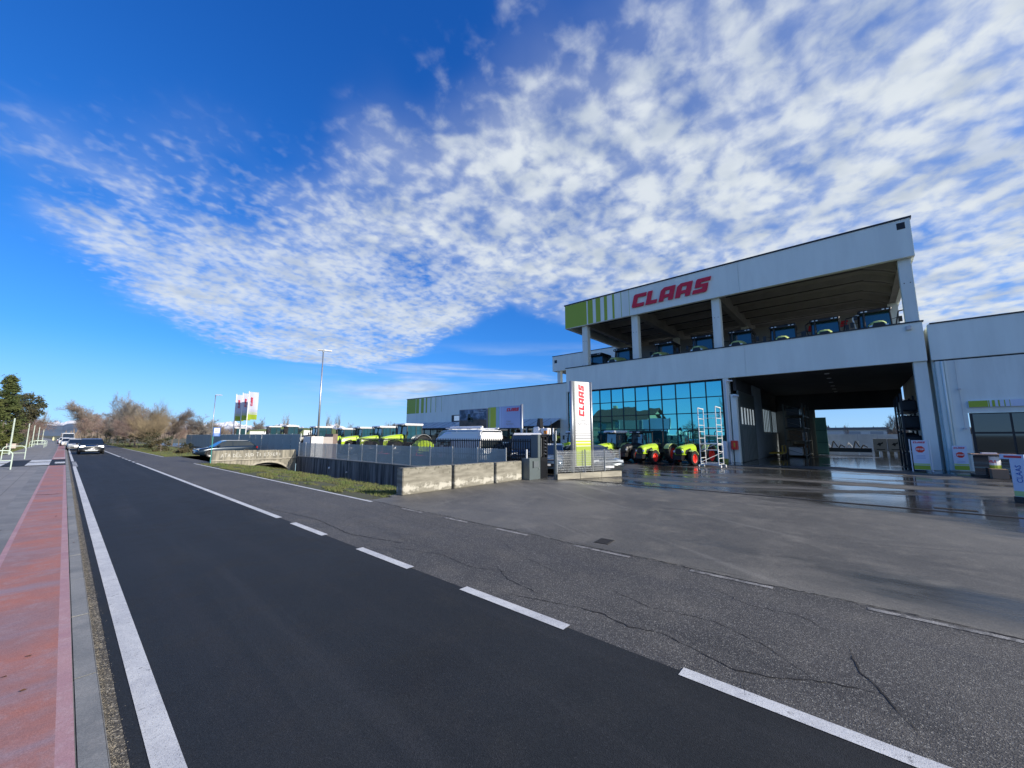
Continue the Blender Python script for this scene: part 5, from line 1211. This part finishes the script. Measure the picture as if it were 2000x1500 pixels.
# racks in the passage
def rack(label, x0, x1, y0, y1, zs, goods, seed, dark=False):
    r = random.Random(seed); t = thing('pallet_rack', label, 'rack', ((x0 + x1) / 2, (y0 + y1) / 2, 0)); hx, hy = (x1 - x0) / 2, (y1 - y0) / 2
    m = M_gateblk if dark else mat('rack_steel', (.13, .14, .13), .6, .3)
    for x in (-hx, 0, hx):
        for y in (-hy, hy): B('upright', (x - .05, y - .05, 0), (x + .05, y + .05, zs[-1] + 1.1), m, t)
        mb = MB(); z = .2
        while z < zs[-1] + .8: mb.cyl((x, -hy, z), (x, hy, z + .5), .02, n=4); z += .5
        mb.build('lattice', m, t)
    for z in zs: MB().box((-hx, -hy, z - .06), (hx, -hy + .06, z + .04)).box((-hx, hy - .06, z - .06), (hx, hy, z + .04)).box((-hx, -hy, z - .01), (hx, hy, z + .01)).build('shelf', m, t)
    return t, hx, hy
t1, hx, hy = rack('steel pallet rack loaded with crates by the green door in the passage', 43.2, 49.4, 3.5, 4.9, (.15, 1.45, 2.6, 3.7), None, 3)
rx_, ry_ = 46.3, 4.2
for zi, z in enumerate((.16, 1.46, 2.62, 3.72)):
    x = 43.5; k = 0
    while x < 48.6:
        w = rnd.uniform(.7, 1.0); h = rnd.uniform(.6, .95); kind = rnd.choice((0, 0, 2)) if zi < 2 else rnd.choice((1, 1, 2))
        m = [M_whiterim, M_blackp, M_wood][kind]
        o = MB().rbox((-w / 2, -.5, 0), (w / 2, .5, h), .05).build('container' if kind == 0 else 'crate', m, None); o.location = (x + w / 2, 4.2 + rnd.uniform(-.1, .1), z + .0)
        nmz = ['bottom', 'second', 'third', 'top'][zi]; pos = ['first', 'second', 'third', 'fourth', 'fifth', 'sixth', 'seventh'][k]
        tag(o, ('white plastic container' if kind == 0 else 'black crate' if kind == 1 else 'wooden crate') + f' on the {nmz} shelf of the passage rack, {pos} from the front', 'container' if kind == 0 else 'crate', 'goods on the passage rack')
        x += w + .18; k += 1
t2, _, _ = rack('dark rack with machine parts along the right side of the passage', 34.0, 39.0, -2.95, -2.2, (1.0, 2.3, 3.4), None, 4, True)
for i, (x, z, w, h) in enumerate(((34.5, 1.02, .9, .9), (36.2, 1.02, 1.2, 1.0), (38, 1.02, .9, 1.1), (34.6, 2.32, .9, .8), (36.3, 2.32, 1.1, .85), (35.2, 3.42, 1.2, .7), (37.4, 3.42, 1.0, .5), (35.0, .02, 1.0, .8), (37.2, .02, 1.2, .8))):
    o = MB().rbox((-w / 2, -.38, 0), (w / 2, .38, h), .08).cyl((0, -.4, h * .5), (0, -.5, h * .5), .18, n=8).build('machine_part', M_blackp, None); o.location = (x, -2.57, z)
    tag(o, ('front ', 'middle ', 'rear ', 'front ', 'rear ', 'front ', 'rear ', 'front ', 'rear ')[i] + 'black machine part on the ' + {1: 'lowest', 2: 'middle', 3: 'upper', 0: 'floor under the'}[int(z)] + ' shelf of the dark right hand rack', 'machine part', 'black parts on the dark rack')
yc_ = thing('yellow_trolley', 'yellow transport trolley with boxes at the passage wall', 'trolley', (42.0, 5.4, 0))
B('bed', (-1.2, -.5, .35), (1.2, .5, .45), M_yellow, yc_); B('rail', (-1.2, -.5, 1.0), (1.2, -.44, 1.06), M_yellow, yc_)
for x in (-1.1, 1.1): B('stake', (x - .04, -.5, .4), (x + .04, -.42, 1.05), M_yellow, yc_); MB().cyl((x, -.4, .15), (x, -.46, .15), .15, n=10).build('wheel', M_rubber, yc_)
# yard behind the passage
for i, y0 in enumerate((-1.15, -2.22)):
    b2 = thing('counterweight_block', ('left' if i == 0 else 'right') + ' one of the two pale concrete blocks with a dark emblem beyond the passage', 'block', (54.0, y0, 0), 0, 'pale blocks beyond the passage')
    MB().box((0, -1.95, .42), (1.0, 0, 2.0)).build('block', mat('block_pale', (.42, .43, .42), .8, var=.1), b2, bevel=.03); B('skid', (.1, -1.8, 0), (.3, -1.2, .42), M_conc, b2); B('skid', (.1, -.7, 0), (.3, -.1, .42), M_conc, b2)
    B('slot', (-.01, -1.6, .62), (.0, -.4, .72), M_blackp, b2)
    MB().prism([(.5, 1.25), (.8, 1.5), (1.1, 1.45), (1.35, 1.62), (1.4, 1.4), (1.1, 1.3), (.95, 1.05), (.75, 1.2)], (-.008, 0, 0), FR, FU, .006).build('emblem', M_blackp, b2)
    b2.scale = (.98, .51, .80)
im2 = thing('machinery_row', 'long row of folded dark implements on the ground beyond the passage', 'implement', (55, 0, 0))
MB().box((-.3, -1.0, .2), (.8, 3.6, .62)).build('frame', M_blackp, im2)
for i in range(7): MB().tube([(0, 3.4 - i * .6, .6), (.1, 3.2 - i * .6, .95 + .2 * (i % 3)), (.3, 2.9 - i * .6, .7)], .06, 5).build('arm', [M_blackp, M_whiterim, M_blackp][i % 3], im2)
MB().rbox((-.4, 2.9, .3), (.2, 3.6, 1.0), .1).build('red_hood', M_redrim, im2)
bw = thing('boundary_fence', 'pale boundary panels at the far end of the rear yard', 'fence', (72, 0, 0))
for i in range(18): MB().box((0, -14 + i * 2.0, 0), (.12, -14 + i * 2.0 + 1.96, 2.1)).build('fence_panel', mat('pale_panel', (.60, .66, .63), .7, var=.25, vscale=.6), bw)
for i, (x, y0, y1, h, lb) in enumerate(((150, -8, 9, 6.5, 'low flat roofed factory hall beyond the rear yard, right one'), (175, 4, 34, 6.8, 'grey flat roofed factory hall beyond the rear yard, left one'))):
    fh = thing('factory_hall', lb, 'building', (x + 40, y0, 0)); L = y1 - y0; h -= 1.6
    B('wall', (0, 0, 0), (30, L, h - .8), mat('hall_wall', (.55, .57, .58), .7, var=.1), fh); B('roof', (-.6, -.6, h - .8), (30.6, L + .6, h), mat('hall_roof', (.12, .13, .15), .6), fh)
    for k in range(int(L / 6)): B('gate', (-.05, 1 + k * 6, 0), (0, 4.4 + k * 6, 3.4), mat('hall_gate', (.30, .33, .36), .6), fh)

# ------------------------------------------------------------------ street furniture on the left
def hoop(label, x0, x1, y):
    t = thing('bike_hoop', label, 'barrier', (0, y, PZ), 0, 'pale green tubular barriers on the pavement'); h = 1.0
    pts = [(x0, 0, 0), (x0, 0, h - .25)] + [(x0 + .25 - .25 * math.cos(a * math.pi / 12), 0, h - .25 + .25 * math.sin(a * math.pi / 12)) for a in range(1, 7)]
    pts += [(x1 - .25 + .25 * math.sin(a * math.pi / 12), 0, h - .25 + .25 * math.cos(a * math.pi / 12)) for a in range(0, 7)] + [(x1, 0, 0)]
    m_ = mat('pale_green_tube', (.50, .60, .52), .45)
    MB().tube(pts, .028, 7).build('hoop', m_, t); MB().cyl((x0, 0, .48), (x1, 0, .48), .022, n=6).build('crossbar', m_, t)
    return t
hoop('nearest pale green tubular barrier at the left edge of the pavement', -3.0, -1.72, 33.8)
hoop('second pale green tubular barrier behind the crossing', -2.95, -1.85, 48)
for i, yy in enumerate((92, 98, 106)): hoop(['third', 'fourth', 'fifth'][i] + ' pale green tubular barrier further down the pavement', -3.3, -1.9, yy)
for i, yy in enumerate((60.4, 84.5, 99, 118, 142)):
    o = MB().cyl((0, 0, 0), (0, 0, 3.45), .065, .055, n=8).build('pale_post', mat('pale_green_post', (.45, .53, .47), .5), None); o.location = (-3.3, yy, .1)
    tag(o, ['nearest', 'second', 'third', 'fourth', 'fifth'][i] + ' tall pale green post in the row beside the pavement', 'post', 'tall pale posts beside the pavement')
sg = B('small_board', (-3.6, 61.2, .7), (-3.0, 61.24, 1.15), mat('faded_board', (.45, .40, .36), .7), None); tag(sg, 'small faded board near the foot of the nearest pale post', 'sign')
for i, (x, y) in enumerate(((.0, 190), (-.9, 230))):
    o = MB().box((-.2, -.05, 0), (.2, .05, 1.1)).cyl((0, 0, 1.1), (0, 0, 1.5), .03).build('road_marker', mat('marker_yellow', (.7, .66, .35), .5), None); o.location = (x - 1.8, y, .1); tag(o, ['nearer', 'farther'][i] + ' pale yellow marker at the end of the pavement', 'marker')

# ------------------------------------------------------------------ trees
def tree_meshes(seed, H, spread, m_tw, trunk_r, levels=4, up_bias=.5, nb=4, first=.25, multi=1, thin=.62, droop=0, twig_r=.009):
    r = random.Random(seed); tr = MB(); cr = MB(); count = [0]
    def branch(p, d, L, rad, lv):
        n = 3 if lv else 4; q = p; dd = d
        mb = tr if lv <= 1 else cr
        for i in range(n):
            dd = (dd + Vector((r.gauss(0, .13), r.gauss(0, .13), r.gauss(0, .07) + .05 * up_bias - droop * lv * .02))).normalized()
            e = q + dd * (L / n); r0 = rad * (1 - .55 * i / n); r1 = rad * (1 - .55 * (i + 1) / n)
            mb.cyl(q, e, max(r0, twig_r), max(r1, twig_r * .7), n=4 if lv < 2 else 3, cap=False); count[0] += 1
            if lv < levels and (lv > 0 or i >= 1):
                for _ in range(nb if lv else nb - 1):
                    a = r.uniform(0, 6.283); perp = dd.orthogonal().normalized(); perp.rotate(Matrix.Rotation(a, 3, dd))
                    nd = (dd * (.62 + up_bias * .35) + perp * spread * r.uniform(.5, 1.1) + Vector((0, 0, up_bias * .25))).normalized()
                    if r.random() < .82: branch(q + (e - q) * r.random(), nd, L * r.uniform(.42, thin), r1 * .55, lv + 1)
            q = e
    for k in range(multi):
        a = r.uniform(0, 6.28); d = Vector((math.cos(a) * .25 * (multi > 1), math.sin(a) * .25 * (multi > 1), 1)).normalized()
        branch(Vector((0, 0, -.1)), d, H * .62, trunk_r / (multi ** .5), 0)
    return tr, cr
def normalize(mbs, H):
    mz = max(v[2] for mb in mbs for v in mb.v); s = H / mz
    for mb in mbs: mb.v = [(v[0] * s, v[1] * s, v[2] * s) for v in mb.v]
def make_tree(label, seed, mt, H=10, grp='bare winter trees', **kw):
    tr, cr = tree_meshes(seed, H, kw.pop('spread', .8), mt, kw.pop('trunk_r', .16), **kw); normalize((tr, cr), H)
    t = thing('bare_tree', label, 'tree', (0, 0, 0), 0, grp); tr.build('trunk', M_bark, t); cr.build('crown', mt, t); return t
P_T = [make_tree('a', 1, M_twig, spread=.85, nb=4, levels=4), make_tree('b', 2, M_twigr, spread=1.0, nb=4, levels=4, up_bias=.3), make_tree('c', 3, M_twigo, spread=.45, nb=4, levels=3, multi=9, up_bias=.9, trunk_r=.12, thin=.7),
       make_tree('d', 5, M_twigg, spread=.75, nb=4, levels=4, up_bias=.5), make_tree('e', 8, M_twigg, spread=.38, nb=4, levels=3, up_bias=1.0)]
used_ = set()
def put_tree(k, x, y, h, label, w=1.0):
    p = P_T[k]; s = h / 10
    if k not in used_: used_.add(k); p.location = (x, y, -.05); p['label'] = label; p.scale = (s * w, s * w, s); p.rotation_euler.z = rnd.uniform(0, 6.28); return p
    return dup(p, (x, y, -.05), rnd.uniform(0, 6.28), label, (s * w, s * w, s))
TR = [  # kind, x, y, height, width factor, label
 (0, 4.9, 170, 11.3, 1.2, 'broad dark bare tree standing first beside the far road, left end of the hedgerow'), (0, 7.0, 160, 7.6, 1.4, 'dark bare tree filling the gap right of the first broad tree'), (3, 7.3, 139, 8.4, 1.2, 'grey bare tree between the broad dark one and the hedge middle'),
 (1, 4.6, 205, 10.5, 1.3, 'reddish bare tree behind the first broad tree of the hedgerow'), (0, 3.6, 245, 11, 1.3, 'low bare tree where the hedgerow meets the far road'),
 (1, 7.4, 148, 8.2, 1.5, 'reddish bare tree right of the broad dark one'), (0, 8.2, 128, 9.0, 1.2, 'dark bare tree in the middle of the hedgerow'), (3, 9.8, 112, 10.3, .9, 'tallest grey bare tree of the hedgerow'),
 (3, 8.7, 108, 8.8, .9, 'grey bare tree just left of the tallest one'), (1, 8.0, 92, 5.8, 1.6, 'low reddish thicket tree over the dark hedge'), (2, 10.2, 92, 7.6, 1.2, 'ochre multi stemmed tree with fanned straight branches'),
 (2, 8.8, 84, 5.6, 1.5, 'low ochre bush with fanned branches at the road'), (3, 11.6, 95, 7.3, 1.0, 'grey bare tree right of the ochre fan tree'), (0, 13.6, 98, 6.6, 1.1, 'round bare tree before the sheet metal fence'),
 (1, 15.5, 104, 5.9, 1.2, 'small reddish bare tree left of the metal fence'), (3, 19.5, 110, 6.3, 1.4, 'spreading grey bare tree left of the shorter lamp post'), (0, 22.5, 120, 5.8, 1.4, 'low bare tree behind the shorter lamp post'),
 (0, 25.5, 116, 5.6, 1.7, 'wide brown thicket tree behind the flags, left part'), (1, 29.5, 118, 5.4, 1.7, 'wide reddish thicket tree behind the flag poles'), (3, 34.6, 122, 7.4, .7, 'slim grey tree right of the flags'),
 (0, 37.5, 128, 5.8, 1.5, 'low brown tree behind the combine harvesters'), (4, 37.4, 110, 8.3, .9, 'upright bare poplar between the flags and the tall lamp'), (4, 44.0, 101, 8.2, .7, 'left upright bare poplar right of the tall lamp'), (4, 46.6, 101, 8.6, .7, 'right upright bare poplar right of the tall lamp'),
 (1, 43.5, 122, 5.3, 1.5, 'low reddish tree behind the tall lamp post'), (3, 55, 110, 6.0, 1.0, 'small grey tree above the yard tractors, left one'), (3, 62, 100, 6.4, 1.0, 'small grey tree above the yard tractors, right one'), (0, 70, 118, 6.4, 1.4, 'faint bare tree beside the low wing roof'),
 (1, -4.6, 125, 7.2, 1.2, 'reddish bare tree behind the conifers on the left'), (1, -5.4, 150, 7.6, 1.3, 'second reddish bare tree further along the left side'), (4, -5.6, 235, 12.0, .6, 'slim bare poplar alone on the left side of the road'),
 (0, -6.4, 200, 7, 1.5, 'dark bare tree below the slim poplar'), (0, -8, 260, 7, 1.6, 'far dark tree at the left road edge'), (3, 96, -4.6, 7.0, .8, 'bare tree beyond the rear yard seen through the passage'), (4, 104, 1.5, 4.6, .8, 'smaller bare tree beyond the rear yard'),
 (3, -30, 20, 10, 1.0, 'bare tree across the road mirrored in the glass front'), (0, -34, 12, 7, 1.4, 'low bare tree across the road opposite the hall'), (1, -38, 2, 7, 1.5, 'reddish bare tree across the road opposite the passage'), (0, -36, -10, 8, 1.3, 'bare tree across the road to the right'), (1, -40, 30, 7, 1.5, 'reddish bare tree next to the house across the road')]
for k, x, y, h, w, lb in TR: put_tree(k, x, y, h * (1.14 if y > 80 and x < 24 else 1), lb, w * .92)
# dense evergreen shrubs in the hedge
def leafy(name, label, cat, loc, R, H, n, m, seed, leaf=.16, trunk=0, cone=False, grp=None, tiers=0, base=0):
    r = random.Random(seed); t = thing(name, label, cat, loc, r.uniform(0, 6.28), grp); mb = MB(); cl = []
    for i in range(max(14, n // 90)):
        zz = r.random(); rad = (1 - zz) ** .8 if cone else math.sqrt(max(0.05, 1 - (2 * zz - 1) ** 2))
        a = r.uniform(0, 6.28); rr = rad * R * math.sqrt(r.uniform(.25, 1)); cl.append((math.cos(a) * rr, math.sin(a) * rr, base + zz * (H - base), r.uniform(.5, 1.2) * R * (.34 if not cone else .30)))
    for i in range(n):
        cx, cy, cz, cr_ = r.choice(cl); d = Vector((r.gauss(0, 1), r.gauss(0, 1), r.gauss(0, .6))).normalized() * cr_ * r.random() ** .4
        p = Vector((cx, cy, cz)) + d
        if cone: p.z -= .25 * (d.x ** 2 + d.y ** 2) ** .5
        a = Vector((r.gauss(0, 1), r.gauss(0, 1), r.gauss(0, .7))).normalized(); b = a.orthogonal().normalized(); s = leaf * r.uniform(.5, 1.3)
        mb.quadlist([p - b * s * .35, p + a * s, p + b * s * .35], [(0, 1, 2)])
    mb.build('crown', m, t)
    tb = MB().cyl((0, 0, -.1), (0, 0, H * .85), trunk or .08, .03, n=6)
    for i in range(10):
        c = cl[i]; tb.cyl((0, 0, c[2] * .8), (c[0], c[1], c[2]), .035, .012, n=4)
    tb.build('trunk', M_bark, t); return t
leafy('conifer', 'tall dense conifer with a loose pointed top at the left edge', 'tree', (-5.2, 80, 0), 2.1, 9.4, 8500, M_needle, 21, .24, .16, True, base=1.2)
leafy('conifer', 'broad yellow green conifer cut by the left picture edge', 'tree', (-5.6, 68, 0), 2.0, 6.9, 8000, M_needle, 22, .24, .15, True, base=.6)
leafy('pine_tree', 'dark flat crowned pine leaning right behind the tall conifer', 'tree', (-4.6, 95, 0), 2.2, 8.0, 6500, M_needled, 23, .26, .15, False, base=4.0)
leafy('pine_tree', 'dark rounded pine low behind the pale posts', 'tree', (-6.0, 88, 0), 2.4, 6.0, 3800, M_needled, 24, .26, .13, False, base=1.2)
leafy('conifer', 'small yellow green conifer in front at the left edge', 'tree', (-4.9, 60, 0), 1.1, 4.6, 2600, M_needle, 25, .2, .1, True, base=.5)
leafy('conifer', 'green conifer between the tall one and the dark pine', 'tree', (-6.3, 76, 0), 1.9, 6.6, 3600, M_needle, 26, .26, .12, True, base=.8)
leafy('conifer', 'dark conifer at the back of the left group', 'tree', (-9.5, 86, 0), 2.2, 8.2, 3000, M_needled, 27, .3, .12, True, base=.8)
hb = [(7.9, 64, 1.0, 1.5, 'low dark evergreen bush in the verge nearest the parked car'), (8.4, 70, 1.3, 2.2, 'second dark evergreen bush of the roadside hedge'), (8.0, 76, 1.4, 2.4, 'third dark evergreen bush of the roadside hedge'), (7.6, 84, 1.5, 2.3, 'fourth dark evergreen bush of the roadside hedge'),
      (7.0, 95, 1.6, 2.4, 'fifth dark evergreen bush of the roadside hedge'), (6.4, 110, 1.8, 2.8, 'sixth dark evergreen bush of the roadside hedge'), (5.7, 130, 2.2, 3.2, 'large dark bush below the reddish trees'), (4.8, 155, 2.4, 3.4, 'large dark bush at the foot of the broad bare tree'), (9.8, 60, .9, 1.0, 'low olive shrub beside the access over the canal'), (8.8, 56, .8, .7, 'lowest olive shrub on the verge'),
      (-6, 105, 1.6, 2.6, 'dark bush under the reddish trees on the left'), (-5.2, 135, 2, 3, 'far dark bush on the left side'), (-6, 170, 2.6, 3.6, 'farthest dark bush on the left side')]
for i, (x, y, r_, h, lb) in enumerate(hb): leafy('bush', lb, 'bush', (x, y, -.05), r_, h, 1500, M_needled if i % 3 else mat('brown_shrub', (.12, .10, .05), .95, var=.5, vscale=1.5), 40 + i, .13, .04, False, grp='evergreen bushes along the road')
# far woods reading as one mass
fwm = MB(); r = random.Random(5)
for i in range(5200):
    a = R_(r.uniform(-12, 115)); d = r.uniform(330, 520); x, y = math.sin(a) * d, math.cos(a) * d
    if abs(x + .8 - cx_(y)) < 14 and y > 0: continue
    h = (5 + 5 * mnoise.noise(Vector((x * .02, y * .02, 0))) + 2.5) * r.uniform(.4, 1.1); w = r.uniform(.4, 1.3)
    for k in range(2):
        t = r.uniform(0, 3.14); dx, dy = math.cos(t) * w, math.sin(t) * w
        fwm.quadlist([(x - dx, y - dy, -.2), (x + dx, y + dy, -.2), (x + dx * .4, y + dy * .4, max(h, 1)), (x - dx * .6, y - dy * .6, max(h * .8, .8))], [(0, 1, 2, 3)])
fwm.build('far_woods', M_twig, None, kind='stuff')

# house across the road (seen mirrored in the glass)
hs_ = thing('house', 'house with a dark gabled roof across the road, mirrored in the glass', 'house', (-30, 44, 0))
B('wall', (-5, -7, 0), (5, 7, 5.6), M_plaster, hs_)
MB().loft([[(-5.7, y, 5.4), (0, y, 8.6), (5.7, y, 5.4), (0, y, 8.3)] for y in (-7.8, 7.8)]).build('roof', M_tile, hs_)
MB().loft([[(-4.9, y, 5.6), (0, y, 8.2), (4.9, y, 5.6)] for y in (-6.98, 6.98)]).build('gable', M_plaster, hs_)
B('chimney', (-1.5, 2, 7), (-.8, 2.8, 9.3), M_plaster, hs_)
for i in range(3):
    for z in (1.0, 3.6): B('window', (5.0, -5.5 + i * 4.2, z), (5.05, -4.3 + i * 4.2, z + 1.4), M_carglass, hs_)

# mountains
def ridge(name, dist, a0, a1, hfun, m, depth=2500, n=220, seed=0):
    mb = MB(); vs = []; rows = 7
    for j in range(rows):
        for i in range(n + 1):
            a = R_(a0 + (a1 - a0) * i / n); d = dist + depth * j / (rows - 1)
            f = math.sin(math.pi / 2 * j / (rows - 1)); 
            h = hfun(math.degrees(a)) * f * (1 + .25 * mnoise.noise(Vector((math.degrees(a) * 2.5, j * 1.7, seed))))
            vs.append((math.sin(a) * d, math.cos(a) * d, h if j else -20))
    mb.quadlist(vs, [(j * (n + 1) + i, j * (n + 1) + i + 1, (j + 1) * (n + 1) + i + 1, (j + 1) * (n + 1) + i) for j in range(rows - 1) for i in range(n)])
    return struct(mb.build(name, m, smooth=False))
def nz(a, s): return sum(mnoise.noise(Vector((a * f, s, 0))) / f * 1.6 for f in (.35, .9, 2.1, 4.5))
ridge('hills', 6500, -20, 45, lambda a: max(20, 150 + 22 * nz(a, 1) - 3 * abs(a - 2) * (1 if a > 2 else .3)), M_hazehill, seed=3)
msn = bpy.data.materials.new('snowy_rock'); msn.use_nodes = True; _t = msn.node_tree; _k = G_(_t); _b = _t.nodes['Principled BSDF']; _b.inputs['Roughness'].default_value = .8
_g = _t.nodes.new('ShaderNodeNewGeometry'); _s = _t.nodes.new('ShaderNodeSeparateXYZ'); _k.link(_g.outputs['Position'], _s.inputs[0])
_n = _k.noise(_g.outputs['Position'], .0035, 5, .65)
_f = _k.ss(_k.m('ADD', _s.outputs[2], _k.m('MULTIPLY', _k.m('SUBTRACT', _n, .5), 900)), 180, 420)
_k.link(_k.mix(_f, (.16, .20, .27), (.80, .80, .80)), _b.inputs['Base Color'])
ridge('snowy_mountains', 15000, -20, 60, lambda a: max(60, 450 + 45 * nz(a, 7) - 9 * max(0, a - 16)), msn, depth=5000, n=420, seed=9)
